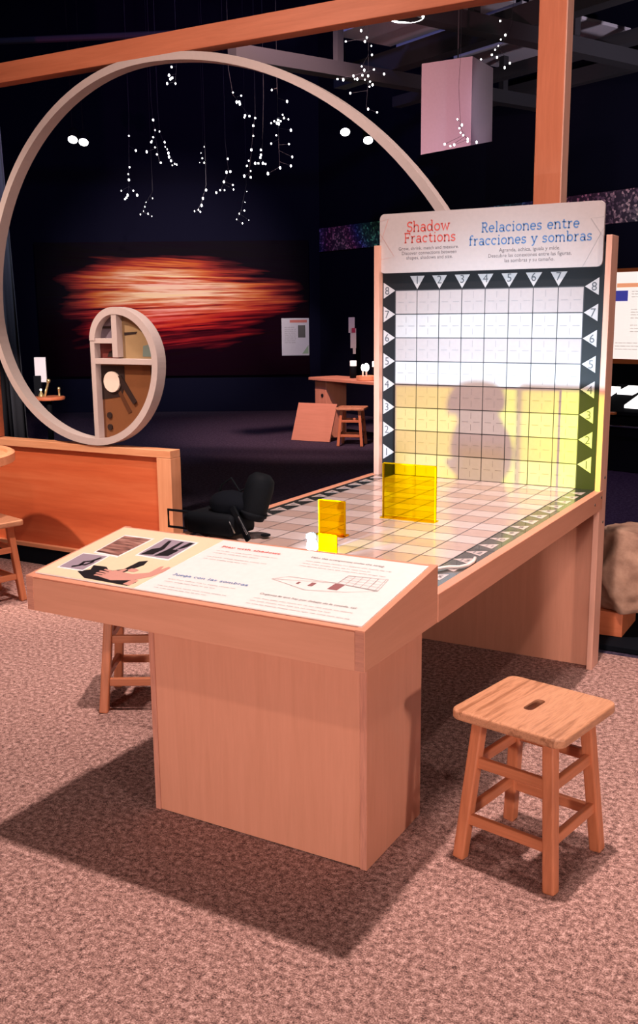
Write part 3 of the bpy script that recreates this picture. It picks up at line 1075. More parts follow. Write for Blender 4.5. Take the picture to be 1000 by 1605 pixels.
def make_stool(label, group=None, wood_='leg'):
    r = empty('wooden_stool', (0, 0, 0), 0, label, 'stool', group)
    w = 1.60
    o = rrect(-w, w, -w, w, .28, 5)
    mb = MB()
    n = len(o)
    slot = rrect(-.14, .14, -.42, .42, .13, 5)
    rings = {}
    for nm, pts, z in (('to', o, 4.25), ('bo', o, 3.97), ('ti', slot, 4.25), ('bi', slot, 3.97)):
        rings[nm] = [mb.bm.verts.new((x, y, z)) for x, y in pts]
    for A, B in (('to', 'ti'), ('bo', 'bi')):
        for i in range(n):
            j = (i + 1) % n
            mb.bm.faces.new((rings[A][i], rings[A][j], rings[B][j], rings[B][i]))
    for A, B in (('to', 'bo'), ('ti', 'bi')):
        for i in range(n):
            j = (i + 1) % n
            mb.bm.faces.new((rings[A][i], rings[B][i], rings[B][j], rings[A][j]))
    es = [e for e in mb.bm.edges if len(e.link_faces) == 2 and abs(e.verts[0].co.z - e.verts[1].co.z) < .01 and
          any(abs(f.normal.z) < .5 for f in e.link_faces) and max(abs(e.verts[0].co.x), abs(e.verts[0].co.y)) > .8 and
          max(abs(e.verts[1].co.x), abs(e.verts[1].co.y)) > 1.2]
    bmesh.ops.recalc_face_normals(mb.bm, faces=mb.bm.faces)
    mb.bm.normal_update()
    es = [e for e in mb.bm.edges if abs(e.verts[0].co.z - e.verts[1].co.z) < .01 and max(map(abs, e.verts[0].co[:2])) > 1.2 and max(map(abs, e.verts[1].co[:2])) > 1.2
          and any(abs(f.normal.z) < .3 for f in e.link_faces)]
    bmesh.ops.bevel(mb.bm, geom=es, offset=.07, segments=3, profile=.5, affect='EDGES')
    mb.build('seat', M['seat'], r)

    def leg_at(sx, sy, z):
        k = z / 3.98
        return Vector((sx * (1.33 + (1.0 - 1.33) * k), sy * (1.33 + (1.0 - 1.33) * k), z))
    for sx in (-1, 1):
        for sy in (-1, 1):
            mb = MB().bar(leg_at(sx, sy, 0), leg_at(sx, sy, 3.98), .33, .33, (0, 1, 0), .05)
            mb.build('leg', M[wood_ + 'Z'], r)
    for z0, z1 in ((1.15, 2.75),):
        for s in (-1, 1):
            for z in (1.15, 2.75):
                MB().bar(leg_at(-1, s, z), leg_at(1, s, z), .17, .29, (0, 0, 1), .03).build('stretcher', M[wood_ + 'X'], r)
            for z in (1.55, 2.95):
                MB().bar(leg_at(s, -1, z - .25), leg_at(s, 1, z - .25), .17, .29, (0, 0, 1), .03).build('stretcher', M[wood_ + 'Y'], r)
    return r


def place(o, x, y, rz, label=None):
    o.location = (x * U, y * U, 0)
    o.rotation_euler = (0, 0, rz)
    if label:
        o['label'] = label
    return o


SG = 'square wooden stools'
s0 = make_stool('oak step stool with slotted seat standing in front of the table, fully in view', SG)
place(s0, 11.15, -14.97, -.19)
place(copy_tree(s0), -5.04, -11.32, .52, 'oak stool mostly hidden behind the pedestal, only its legs showing')
place(copy_tree(s0), -20.8, -4.95, -.26, 'oak stool cut by the left picture edge beside the low partition')
c = at(552, 689, 109)
place(copy_tree(s0), c.x, c.y, .30, 'small far stool under the workbench in the dark back room')

# ================================================================== PARTITION, SPIRAL AND TIMBER FRAME
lp = empty('low_partition', (-20, 2.3, 0), 0, 'low orange wooden partition wall with black base under the large spiral', 'partition')
LPO = Vector((-20, 2.3, 0))


def lpart(name, m, dims, bev=.02):
    mb = MB().box(*dims, bev=bev)
    for v in mb.bm.verts:
        v.co -= LPO
    return mb.build(name, m, lp)


PX0, PX1, PY0, PY1 = -34.0, -13.92, 1.9, 2.75
lpart('black_base', M['blackmatte'], (PX0, PX1 - .3, PY0 + .02, PY1 - .05, 0, 1.0), 0)
lpart('bottom_rail', M['paleX'], (PX0, PX1 - .95, PY0 - .05, PY1, 1.0, 1.22))
lpart('top_rail', M['paleX'], (PX0, PX1 - .01, PY0, PY1, 6.93, 7.33))
lpart('end_stile', M['paleZ'], (PX1 - .95, PX1, PY0, PY1, .0, 6.92))
pm, nt, b_ = mat('cherry_planks')
vec = coords(nt, (1, 12, 12))
f = noise(nt, vec, 2.4, 5, .6, .3)
wv = nd(nt, 'ShaderNodeTexNoise')
wv.inputs['Scale'].default_value = .9
vec2 = coords(nt, (.05, .05, 5.2))
nt.links.new(vec2, wv.inputs['Vector'])
ad = nd(nt, 'ShaderNodeMath', operation='MULTIPLY_ADD')
ad.inputs[1].default_value = .5
nt.links.new(f, ad.inputs[0])
nt.links.new(wv.outputs['Fac'], ad.inputs[2])
nt.links.new(ramp(nt, ad.outputs[0], [(.52, (.50, .085, .028)), (.72, (.62, .125, .043)), (.95, (.72, .19, .075))]), b_.inputs['Base Color'])
b_.inputs['Roughness'].default_value = .45
lpart('plank_panel', pm, (PX0, PX1 - .95, PY0 + .22, PY0 + .45, 1.22, 6.93), 0)

tf = empty('timber_frame', (5.8, 2.32, 0), 0, 'tall timber frame of square posts and top beam around the spiral', 'timber frame')
TFO = Vector((5.8, 2.32, 0))
for nm, m, dims in (('post', M['beamZ'], (5.25, 6.36, 1.9, 2.74, 0, 26.72)), ('post', M['beamZ'], (-28.2, -27.02, 1.9, 2.74, 7.34, 26.72)),
                    ('beam', M['beamX'], (-40, 6.36, 1.9, 2.74, 26.72, 27.72))):
    mb = MB().box(*dims, bev=.03)
    for v in mb.bm.verts:
        v.co -= TFO
    mb.build(nm, m, tf)

mb = MB().box(6.355, 6.40, 1.91, 2.73, .02, 26.7)
for v in mb.bm.verts:
    v.co -= TFO
mb.build('pale_side_skin', M['post'], tf)  # thin pale skin added to make the post's right face look brighter

# golden spiral
sd = 4.6
PHI = (1 + 5 ** .5) / 2
zb = 7.36
cD = (-19.05, zb + sd)
cC = (-19.05, zb + sd * PHI)
rB = sd * PHI ** 2
cB = (cC[0] - sd * PHI + rB, cC[1])
rA = sd * PHI ** 3
cA = (cB[0], cB[1] + rB - rA)
rE = sd / PHI
cE = (cD[0] + sd - rE, cD[1])
rF = rE / PHI
cF = (cE[0], cE[1] + rE - rF)
sr = empty('spiral_frame', (-19.05, 2.2, zb), 0, 'large pale bent-wood spiral ring resting on the low partition', 'spiral')
SRO = Vector((-19.05, 2.2, zb))
SY0, SY1 = 1.80, 2.50
SY = (SY0, SY1)
spts = []


def sarc(cc, R, a0, a1, n):
    for i in range(n + 1):
        a = radians(a0 + (a1 - a0) * i / n)
        spts.append((cc, R, a))


sarc(cA, rA, 4, 90, 40)
sarc(cB, rB, 90, 180, 32)
sarc(cC, sd * PHI, 180, 270, 28)
sarc(cD, sd, 270, 360, 24)
sarc(cE, rE, 0, 90, 20)
sarc(cF, rF, 90, 180, 16)
mb = MB()
TH = .38
prev = None
for cc, R, a in spts:
    th = TH
    ring = []
    for rr, y in ((R, SY0), (R, SY1), (R - th, SY1), (R - th, SY0)):
        ring.append(mb.bm.verts.new(Vector((cc[0] + rr * cos(a), y, min(cc[1] + rr * sin(a), 26.71 if rr == R else 99))) - SRO))
    if prev:
        for q in range(4):
            mb.bm.faces.new((prev[q], prev[(q + 1) % 4], ring[(q + 1) % 4], ring[q]))
    else:
        mb.bm.faces.new(ring)
    prev = ring
mb.bm.faces.new(prev[::-1])
bmesh.ops.remove_doubles(mb.bm, verts=mb.bm.verts, dist=.0005)
mb.build('spiral_rim', M['rim'], sr)


def sbox(name, m, dims, parent=sr, bev=.015):
    mb = MB().box(*dims, bev=bev)
    for v in mb.bm.verts:
        v.co -= SRO
    return mb.build(name, m, parent)


xL, zM = cD[0], cD[1]
bw = .31
rimm = M['rim']
sbox('upright_bar', rimm, (xL, xL + bw, SY0 + .03, SY1 - .03, zb + .1, cF[1]))
sbox('cross_bar', rimm, (xL + bw, xL + sd - .3, SY0 + .03, SY1 - .03, zM - .16, zM + .14))
sbox('upright_bar', rimm, (cE[0] - .2, cE[0] + .16, SY0 + .03, SY1 - .03, zM + .2, cE[1] + rE - .3))
sbox('cross_bar', rimm, (xL + .3, cE[0] - .2, SY0 + .03, SY1 - .03, cF[1] - .15, cF[1] + .11))


def spane(name, pts, m, y0=SY1 - .22, y1=SY1 - .10):
    mb = MB().prism(pts, lambda a, b, k: Vector((a, y0 if k else y1, b)) - SRO)
    return mb.build(name, m, sr)


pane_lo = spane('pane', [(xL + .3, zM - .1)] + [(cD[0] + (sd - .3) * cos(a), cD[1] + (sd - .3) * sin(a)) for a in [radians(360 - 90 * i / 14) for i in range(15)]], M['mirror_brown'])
pane_lo['label'] = 'amber-brown mirror pane with painted-in reflected shapes'
p = spane('pane', [(cE[0], zM)] + [(cE[0] + (rE - .3) * cos(radians(90 * i / 12)), cE[1] + (rE - .3) * sin(radians(90 * i / 12))) for i in range(13)], M['sand'])
p['label'] = 'sand coloured pane'
p = spane('pane', [(cF[0], cF[1])] + [(cF[0] + (rF - .3) * cos(radians(90 + 90 * i / 10)), cF[1] + (rF - .3) * sin(radians(90 + 90 * i / 10))) for i in range(11)], M['violet_panel'])
p['label'] = 'grey-violet pane'
p = spane('pane', [(xL + .3, zM), (cE[0], zM), (cE[0], cF[1]), (xL + .3, cF[1])], M['dark_red'])
p['label'] = 'dark red pane'
PYF = SY1 - .225                                       # raised shapes on the panes' front


def sfit(pts, name, m, y0=PYF, d=.06, parent=sr):
    mb = MB().prism(pts, lambda a, b, k: Vector((a, y0 - d if k else y0, b)) - SRO)
    return mb.build(name, m, parent)


def disc(cx, cz, r, n=20, s=1.0):
    return [(cx + r * cos(2 * pi * i / n), cz + r * s * sin(2 * pi * i / n)) for i in range(n)]


sfit([(xL + bw, zM - .25), (xL + 1.95, zM - .25), (xL + 1.95, zM - 1.2), (xL + 1.7, zM - 1.9), (xL + bw, zM - 2.1)], 'mirrored_plate', M['dark_patch'], PYF, .02)  # shapes on this pane stand in for the scene its mirror reflects
sfit(disc(xL + 1.12, zM - 1.12, .56), 'mirrored_disc', M['cream_obj'], PYF - .02, .12)
sfit([(xL + 1.45, zM - .85), (xL + 1.75, zM - .75), (xL + 2.75, zM - 2.15), (xL + 2.55, zM - 2.3)], 'mirrored_bar', M['dark_patch'], PYF - .02, .1)
sfit([(xL + 1.45, zM - 1.7), (xL + 1.65, zM - 1.6), (xL + 2.35, zM - 2.7), (xL + 2.1, zM - 2.8)], 'mirrored_lower_bar', plain('brown_mirrored_bar', (.09, .03, .012), .5), PYF, .03)
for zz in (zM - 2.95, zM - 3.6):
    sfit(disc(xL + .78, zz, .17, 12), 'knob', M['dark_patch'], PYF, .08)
sfit([(xL + 4.0, zM - .3), (xL + 4.1, zM - .45), (xL + 3.95, zM - 1.0), (xL + 3.75, zM - .95), (xL + 3.75, zM - .3)], 'dark_patch', M['dark_patch'], PYF, .01)
sfit([(cE[0] + .3, zM + 1.35), (cE[0] + 1.1, zM + 1.42), (cE[0] + 1.2, zM + 1.55), (cE[0] + .3, zM + 1.5)], 'dark_streak', M['dark_patch'], PYF, .01)
sfit([(cE[0] + 1.5, zM + .25), (cE[0] + 2.35, zM + .25), (cE[0] + 2.2, zM + .95), (cE[0] + 1.55, zM + .8)], 'teal_patch', M['teal_spot'], PYF, .01)
sfit([(cF[0] - 1.35, cF[1] + .62), (cF[0] - .3, cF[1] + .62), (cF[0] - .3, cF[1] + .78), (cF[0] - 1.25, cF[1] + .74)], 'dark_streak', M['dark_patch'], PYF, .01)
sfit([(xL + .8, zM + .2), (xL + 1.75, zM + .2), (xL + 1.7, zM + .5), (xL + 1.35, zM + .62), (xL + .95, zM + .48)], 'dark_patch', M['dark_patch'], PYF, .01)

# round table at the left edge
rt = empty('round_table', (-24.35, -5.35, 0), 0, 'round wooden table with raised rim at the left picture edge', 'table')
MB().lathe([(.1, 6.85), (4.3, 6.85), (4.6, 6.95), (4.62, 7.38), (4.5, 7.45), (4.25, 7.4), (4.2, 7.25), (.1, 7.25)], 48).build('tabletop', M['paleX'], rt)
MB().lathe([(1.6, 0), (1.6, .25), (.35, .5), (.3, 6.85)], 24).build('column', M['paleZ'], rt)

# rock on its plinth to the right of the board
rk = MB()
bmesh.ops.create_icosphere(rk.bm, subdivisions=5, radius=1.0)
from mathutils import noise as mnoise
for v in rk.bm.verts:
    d = v.co.normalized()
    k_ = 1 + .22 * mnoise.noise(d * 1.3 + Vector((3, 1, 7))) + .10 * mnoise.noise(d * 3.1) + .04 * mnoise.noise(d * 7)
    v.co = Vector((max(-.85, min(.85, d.x)) * 2.6, max(-.8, min(.8, d.y)) * 1.9, max(-.62, min(.60, d.z)) * 2.6)) * k_
    v.co.z = max(v.co.z, -1.84)
for v in rk.bm.verts:
    v.co += Vector((10.1, 5.0, 3.2))
rock = rk.build('rock', M['rock'], None, True, origin=(10.1, 5.0, 1.6))
tag(rock, 'large rough sandstone boulder on a wooden block behind the board post', 'rock')
blk = MB().box(7.4, 9.35, 3.6, 6.4, .25, 1.35, bev=.04).build('plinth_block', M['cherryX'], None, origin=(8.4, 5, .25))
tag(blk, 'red-brown wooden block holding up the sandstone boulder', 'block')
mt = MB().box(7.5, 22, 2.35, 9.0, 0, .25, bev=.03).build('low_platform', M['blackmatte'], None, origin=(15, 5, 0))
tag(mt, 'low black platform under the boulder and wooden block', 'platform')

# ================================================================== BACK ROOM
# mural banner on the far wall
mc = at(272, 485, 149.4)
mural = MB()
hw, hh = 20.2, 9.8
mural.box(-hw, hw, -.12, .12, -hh, hh)
mo = mural.build('mural_banner', M['mural'])
mo.location = mc * U
mo.rotation_euler = (0, 0, math.atan2(RH.y, RH.x))
tag(mo, 'wide mural banner of red and orange light streaks on the dark far wall', 'mural')
spot('mural_spotlight', at(300, 200, 100), mc + RH * 1.0 + Vector((0, 0, 3.2)), 1000, (1.0, .82, .76), 46, 1.0, .05)
spot('room_wash_spotlight', far(-6, 75, 58), far(2, 118, 3), 2600, (1.0, .60, .55), 40, .9, .1)


def facing(name, px, py, depth, rz=0.0, label=None, cat=None, group=None):
    c_ = at(px, py, depth)
    return empty(name, c_, math.atan2(RH.y, RH.x) + rz, label, cat, group)


pp = 149.6 / FPX
ps = facing('wall_poster', 463, 528, 149.2, 0, 'white text poster with small picture on the dark far wall', 'poster')
MB().box(-2.05, 2.05, -.05, .05, -2.75, 2.75).build('sheet', M['poster'], ps)
MB().box(-.8, 1.75, -.08, -.052, 2.1, 2.5).build('heading', M['poster_red'], ps)
MB().box(.4, 1.5, -.08, -.052, -.1, 1.7).build('picture', M['photo_dark'], ps)
mb = MB()
plq = Plane((0, -.055, 0), (1, 0, 0), (0, 0, 1), (0, -1, 0))
for q in range(9):
    ghost_lines(mb, plq, -1.6, .1, 1.4 - q * .28, 0, .16, 50 + q)
mb.build('printed_text', M['grey_text'], ps)
mb = MB()
mb.prism([(1.0, -2.5), (1.95, -2.5), (1.95, -1.2)], lambda a, b, k: (a, -.08 if k else -.052, b)).build('green_corner', M['poster_green'], ps)
ws = facing('sign_strip', 552, 525, 138, -.05, 'narrow vertical strip of signs behind the workbench', 'sign')
for z0, z1, x0, x1, m in ((.3, 2.4, -.5, .35, 'poster'), (-1.8, .9, -.25, .55, 'poster'), (-2.6, -1.7, .1, .5, 'poster')):
    MB().box(x0, x1, -.05, .05, z0, z1).build('card', M[m], ws)
MB().box(-.05, .45, -.09, -.052, .3, .95).build('red_label', M['mag_red'], ws)

# workbench (heads along the right wall direction)
wa = math.atan2(WD.y, WD.x)
bc = at(492, 588, 117)
wb = empty('workbench', (bc.x, bc.y, 0), wa, 'pale wooden workbench against the dark wall beside the small far stool', 'workbench')
MB().box(-.3, 16, -.6, 3.6, 6.75, 7.1, bev=.05).build('worktop', M['mapleX'], wb)
MB().box(.2, 2.4, 0, 3.0, 0, 6.75, bev=.03).build('end_panel', M['mapleZ'], wb)
MB().lathe([(.02, -.03), (.22, -.03), (.22, .03), (.02, .03)], 14, (0, 0, 0), Matrix.Translation((1.7, -.03, 5.0)) @ Matrix.Rotation(pi / 2, 4, 'X')).build('port_hole', M['ink'], wb)
MB().box(14.5, 15.8, 0, 3.0, 0, 6.75).build('end_panel', M['mapleZ'], wb)
bx = Matrix.Translation(Vector((bc.x, bc.y, 0)) ) @ Matrix.Rotation(wa, 4, 'Z')


def onbench(name, x, y, label, cat, group=None):
    w_ = bx @ Vector((x, y, 7.1))
    return empty(name, w_, wa, label, cat, group)


LG = 'small lit jars on the workbench'
jar = []
for i, (px, lab) in enumerate(((529, 'dark jar with white lid at the left end of the workbench'), (551, 'dark jar with white lid behind the wooden tray'), (580, 'dark jar with white lid at the workbench right beside the board'))):
    x = (px - 492) * .145 - .2
    j = onbench('storage_jar', x, 2.6 if i == 1 else 1.9, lab, 'jar', LG)
    MB().lathe([(.32, 0), (.40, .02), (.40, 1.3), (.34, 1.38)], 18).build('jar_body', M['black'], j, True)
    MB().lathe([(.36, 1.38), (.38, 1.4), (.38, 1.95), (.34, 2.0)], 18).build('lid', M['posterlit'], j, True)  # self-glowing colour makes the lid look brightly lit
tr = onbench('wooden_tray', 8.3, 1.0, 'small round wooden tray on the workbench', 'tray')
tr.location = (bx @ Vector((9.2, .7, 7.1))) * U
MB().lathe([(1.1, 0), (1.2, .05), (1.2, .5), (1.1, .5), (1.08, .15), (.02, .15)], 28).build('tray_bowl', M['paleX'], tr)
lt = []
for i, (x, y, lab) in enumerate(((8.35, .8, 'white candle-shaped lamp standing in the wooden tray'), (9.6, .3, 'white round bulb lamp in the middle of the wooden tray'))):
    w_ = bx @ Vector((x, y, 7.25))
    j = empty('glow_lamp', w_, 0, lab, 'lamp', 'little lamps on the tray')
    MB().lathe([(.08, 0), (.1, .6), (.1, 1.0)], 12).build('stem', M['cream_obj'], j)
    MB().ball((0, 0, 1.3 if i else 1.2), .33 if i else .2, (1, 1, 1.4 if i else 2.0)).build('bulb', M['lampface'], j, True)
j = onbench('glass_vase', 11.2, 1.9, 'cream upright vase on the workbench right of the tray', 'vase')
MB().lathe([(.25, 0), (.32, .1), (.36, 1.0), (.3, 1.5), (.2, 1.7)], 16).build('vase_body', M['cream_obj'], j, True)
j = onbench('tape_dispenser', 11.9, .0, 'tiny dark tool lying on the workbench front edge', 'tool')
mb = MB().box(-.5, .5, -.12, .12, 0, .1)
mb.box(-.15, .1, -.1, .1, .1, .45)
mb.build('tool_body', M['ink'], j)

# plywood sheet leaning against the bench
lb = MB()
p0, p1 = at(456, 671, 114), at(516, 679, 111.5)
p0.z = p1.z = .0
dx = (p1 - p0).normalized()
bk = Vector((-dx.y, dx.x, 0))
if bk.dot(FH) < 0:
    bk = -bk
sh = dx * .55
up = bk * .9 + Vector((0, 0, 4.3)) + sh
th = (bk * .9 - Vector((0, 0, .27))).normalized() * .22
lb.hexa([p0, p1, p1 + th, p0 + th, p0 + up, p1 + up, p1 + up + th, p0 + up + th], .02)
lbo = lb.build('plywood_sheet', M['mapleX'], None, origin=tuple((p0 + p1) / 2))
tag(lbo, 'square plywood sheet leaning against the end of the workbench', 'plywood sheet')

# small round pedestal table behind the partition on the left
c = at(76, 618, 92)
ptb = empty('pedestal_table', (c.x, c.y, 0), 0, 'small round pedestal table with oddments, seen through the spiral at left', 'table')
MB().lathe([(.1, 6.75), (1.45, 6.75), (1.5, 6.85), (1.5, 7.0), (1.42, 7.05), (.1, 7.05)], 32).build('tabletop', M['cherryX'], ptb)
MB().lathe([(1.0, 0), (1.0, .15), (.28, .3), (.26, 6.75)], 20).build('column', M['black'], ptb)
zt_ = 7.05
TC = Vector((c.x, c.y, zt_))


def ontab(name, r, f_, label, cat):
    return empty(name, TC + RH * r + FH * f_, math.atan2(RH.y, RH.x), label, cat)


j = ontab('card_holder', -.95, .5, 'upright white card in a black holder on the small pedestal table', 'card')
MB().box(-.3, .75, -.1, .1, 1.3, 3.6).build('card', M['poster'], j)
MB().box(-.45, .25, -.25, .35, 0, 1.9, bev=.04).build('holder', M['black'], j)
j = ontab('brass_lever', -.05, -.2, 'slanting brass lever with round knob on the small pedestal table', 'lever')
MB().tube([(-.25, 0, 0), (.15, 0, 1.35)], .11, 10).build('rod', M['brass'], j)
MB().ball((.18, 0, 1.45), .2).build('knob', M['brass'], j, True)
j = ontab('brass_bell', -.55, -.5, 'small brass bell at the pedestal table front', 'bell')
MB().lathe([(.3, 0), (.26, .15), (.12, .4), (.05, .6)], 16).build('bell_body', M['brass'], j, True)
MB().ball((0, 0, .66), .1).build('glowing_bell_knob', M['lampface'], j, True)  # knob glows to put a bright spot on the bell
j = ontab('brass_peg', .95, .2, 'single short brass peg at the pedestal table right side', 'peg')
MB().lathe([(.16, 0), (.1, .1), (.1, .6), (.16, .65), (.12, .85)], 12).build('peg_body', M['brass'], j, True)

# grey stage curtain at the far left
mb = MB()
n = 60
c0, c1 = far(-42, 100, 0), far(-29.6, 100, 0)
rows = []
for i in range(n + 1):
    q = c0.lerp(c1, i / n) + FH * (.45 * sin(i * .9) + .2 * sin(i * 2.3))
    rows.append((mb.bm.verts.new(q), mb.bm.verts.new(q + Vector((0, 0, 44)) - RH * (1.0 * i / n)),
                 mb.bm.verts.new(q + FH * .15), mb.bm.verts.new(q + FH * .15 + Vector((0, 0, 44)) - RH * (1.0 * i / n))))
for A, B in zip(rows, rows[1:]):
    mb.bm.faces.new((A[0], B[0], B[1], A[1]))
    mb.bm.faces.new((A[3], B[3], B[2], A[2]))
    mb.bm.faces.new((A[1], B[1], B[3], A[3]))
    mb.bm.faces.new((A[2], B[2], B[0], A[0]))
for A in (rows[0], rows[-1]):
    mb.bm.faces.new((A[0], A[1], A[3], A[2]))
cu = mb.build('stage_curtain', M['curtain'], None, True, origin=tuple(far(-36, 100, 0)))
tag(cu, 'tall charcoal stage curtain hanging at the far left behind the spiral', 'curtain')
spot('curtain_spotlight', far(-25, 66, 50), far(-34, 100, 18), 480, (.80, .85, 1.0), 60, .8, .1)

# console with light tiles and the backlit panel at the right edge
cc0 = at(985, 640, 88)
ca = wa + .15
cs = empty('light_console', (cc0.x, cc0.y, 0), ca, 'black console cabinet at the right picture edge', 'console')
MB().box(-3.5, 12, .2, 4.5, 0, 5.2, bev=.05).build('cabinet', M['blackmatte'], cs)
MB().hexa([(-3.5, -.4, 5.2), (12, -.4, 5.2), (12, 4.5, 5.2), (-3.5, 4.5, 5.2), (-3.5, -.4, 5.5), (12, -.4, 5.5), (12, 4.5, 7.6), (-3.5, 4.5, 7.6)], .03).build('sloped_top', M['blackmatte'], cs)
MB().tube([(-3.2, -.5, 4.2), (3.0, -.5, 4.2)], .09, 10).build('rail', M['chrome'], cs)
MB().box(-3.3, -.9, -.9, -.3, 5.25, 5.45).build('orange_bar', M['orange'], cs)
sl2 = (7.6 - 5.5) / 4.9
for i, (x0, y0, wd, ln, lab) in enumerate(((-.55, .2, 1.5, 3.0, 'long glowing white tile nearest the console front'),
                                           (-2.6, 2.5, 1.6, 1.2, 'short glowing white tile at the console back'),
                                           (-4.4, .8, 1.2, 2.6, 'glowing white tile half hidden by the board post'))):
    w_ = Matrix.Translation(Vector((cc0.x, cc0.y, 0))) @ Matrix.Rotation(ca, 4, 'Z')

    def tp_(x, y, h):
        return w_ @ Vector((x, y, 5.52 + sl2 * (y + .4) + h))
    mb = MB().hexa([tp_(x0, y0, 0), tp_(x0 + wd, y0, 0), tp_(x0 + wd + .5, y0 + ln, 0), tp_(x0 + .5, y0 + ln, 0),
                    tp_(x0, y0, .3), tp_(x0 + wd, y0, .3), tp_(x0 + wd + .5, y0 + ln, .3), tp_(x0 + .5, y0 + ln, .3)], .04)
    o = mb.build('light_tile', M['lightbox'], None, origin=tuple(tp_(x0, y0, 0)))
    tag(o, lab, 'light tile', 'glowing tiles on the console')
lpn = at(985, 495, 97)
lpo = empty('backlit_panel', lpn, ca, 'bright backlit information panel in an orange frame at the right picture edge', 'information panel')
MB().box(-1.6, 8, -.1, .1, -4.15, 4.15).build('lit_sheet', M['posterlit'], lpo)
mb = MB()
mb.box(-1.9, 8.2, -.2, .15, 4.15, 4.5)
mb.box(-1.9, 8.2, -.2, .15, -4.6, -4.15)
mb.box(-1.9, -1.6, -.2, .15, -4.15, 4.15)
mb.build('orange_frame', M['orange'], lpo)
MB().box(-1.5, -.1, -.14, -.11, 1.4, 2.4).build('blue_picture', glow('blue_picture', (.05, .05, .30), .9), lpo)
MB().box(-1.3, 3.5, -.14, -.11, 2.7, 3.1).build('heading_bar', glow('salmon_heading', (.85, .34, .18), .9), lpo)
mb = MB()
plr = Plane((0, -.11, 0), (1, 0, 0), (0, 0, 1), (0, -1, 0))
for q, z in enumerate((2.3, 2.05, 1.8, .6, .35, .1, -.2, -.9, -1.2, -1.5, -2.6, -2.9, -3.2)):
    ghost_lines(mb, plr, .3 if z > -2.4 else -1.2, 3.6, z, 0, .16, 90 + q)
mb.build('printed_text', M['faint_text'], lpo)
MB().box(-1.9, 8.2, .15, .5, -14.2, -4.6).build('back_board', M['blackmatte'], lpo)

# hanging white box
D0 = 72
cbp = [at(659.5, 242.6, D0), at(737.5, 228, D0 + 1.5), at(771, 221.7, D0 + 7), at(693, 236, D0 + 7), at(661, 100, D0), at(740.5, 88, D0 + 1.5), at(773, 106.6, D0 + 7), at(693, 118, D0 + 7)]
hb = empty('hanging_box', (cbp[0] + cbp[1]) / 2, 0, 'pale box-shaped lantern hanging from the dark ceiling left of the tall post', 'lantern')
hbo = (cbp[0] + cbp[1]) / 2
MB().hexa([q - hbo for q in cbp]).build('lantern_body', M['cube'], hb)
tc = (cbp[4] + cbp[5] + cbp[6] + cbp[7]) / 4 - hbo
MB().tube([tc - Vector((0, 0, .4)), Vector((tc.x, tc.y, 62 - hbo.z))], .06, 8).build('hanging_rod', M['wire'], hb)
spot('lantern_spotlight', at(600, 330, 46), (cbp[0] + cbp[5]) / 2, 215, (1.0, .38, .44), 24, .6, .05)
spot('lantern_side_spotlight', at(990, 250, 66), (cbp[1] + cbp[6]) / 2, 10, (.9, .88, 1.0), 30, .6, .05)

# track spotlights (bright lamp faces)
for i, (px, py, d_, dz, lab) in enumerate(((114, 219, 120, .9, 'left lamp of the glowing pair above the mural'), (131, 223, 120, .9, 'right lamp of the glowing pair above the mural'),
                                           (541, 207, 118, .0, 'round glowing downlight further from the ring, left of two'), (577, 220, 118, .0, 'round glowing downlight just inside the ring edge, right of two'))):
    c = at(px, py, d_)
    o = empty('track_spotlight', c, 0, lab, 'spotlight', 'glowing track spotlights')
    tilt = Matrix.Rotation(radians(-38), 4, RH)
    MB().lathe([(.3, .15), (.56, .02), (.6, .25), (.55, 1.3), (.3, 1.6)], 20, (0, 0, 0), tilt).build('can', M['black'], o, True)
    MB().lathe([(.02, -.03), (.54, -.03), (.54, .06), (.02, .06)], 20, (0, 0, 0), tilt).build('lamp_face', M['lampface'], o)
    MB().tube([(0, 0, 1.4), (0, 0, 62 - c.z)], .06, 8).build('drop_rod', M['black'], o)

# ring pendant at the top
c = at(637, 27, 80)
o = empty('ring_pendant', c, 0, 'round pendant lamp with a bright rim just under the top beam', 'pendant lamp')
MB().lathe([(.02, .0), (1.15, 0), (1.3, .12), (1.3, .35), (1.1, .45), (.02, .45)], 32).build('shade', M['black'], o)
mb = MB()
mb.tube([(1.26 * cos(a), 1.26 * sin(a), 0) for a in [2 * pi * i / 40 for i in range(40)]], .09, 8, True).build('bright_rim', M['lampface'], o)
MB().tube([(0, 0, .4), (0, 0, 62 - c.z)], .05, 8).build('drop_cord', M['wire'], o)

spot('blue_room_fill', far(-10, 60, 60), far(-12, 150, 22), 420, (.25, .30, 1.0), 80, 1.0, .2)  # unseen lamp added to tint the dark walls navy
spot('violet_floor_spotlight', far(18, 50, 60), far(24, 75, 0), 420, (.75, .45, 1.0), 50, .9, .1)
spot('ceiling_grid_fill', far(40, 55, 20), far(38, 98, 41), 520, (.95, .85, 1.0), 70, .9, .1)  # upward fill put in so the ceiling tiles show
spot('poster_fill', at(420, 330, 90), at(463, 528, 149), 420, (1.0, .82, .80), 12, .9, .05)  # extra light added to brighten the wall poster
spot('left_table_fill', at(60, 380, 60), at(70, 600, 92), 700, (1.0, .78, .72), 16, .9, .05)  # invented source that brightens the white card on the pedestal table
spot('magenta_spotlight', far(-30, 60, 20), far(-28, 98, 43), 260, (1.0, .10, .55), 60, .9, .05)
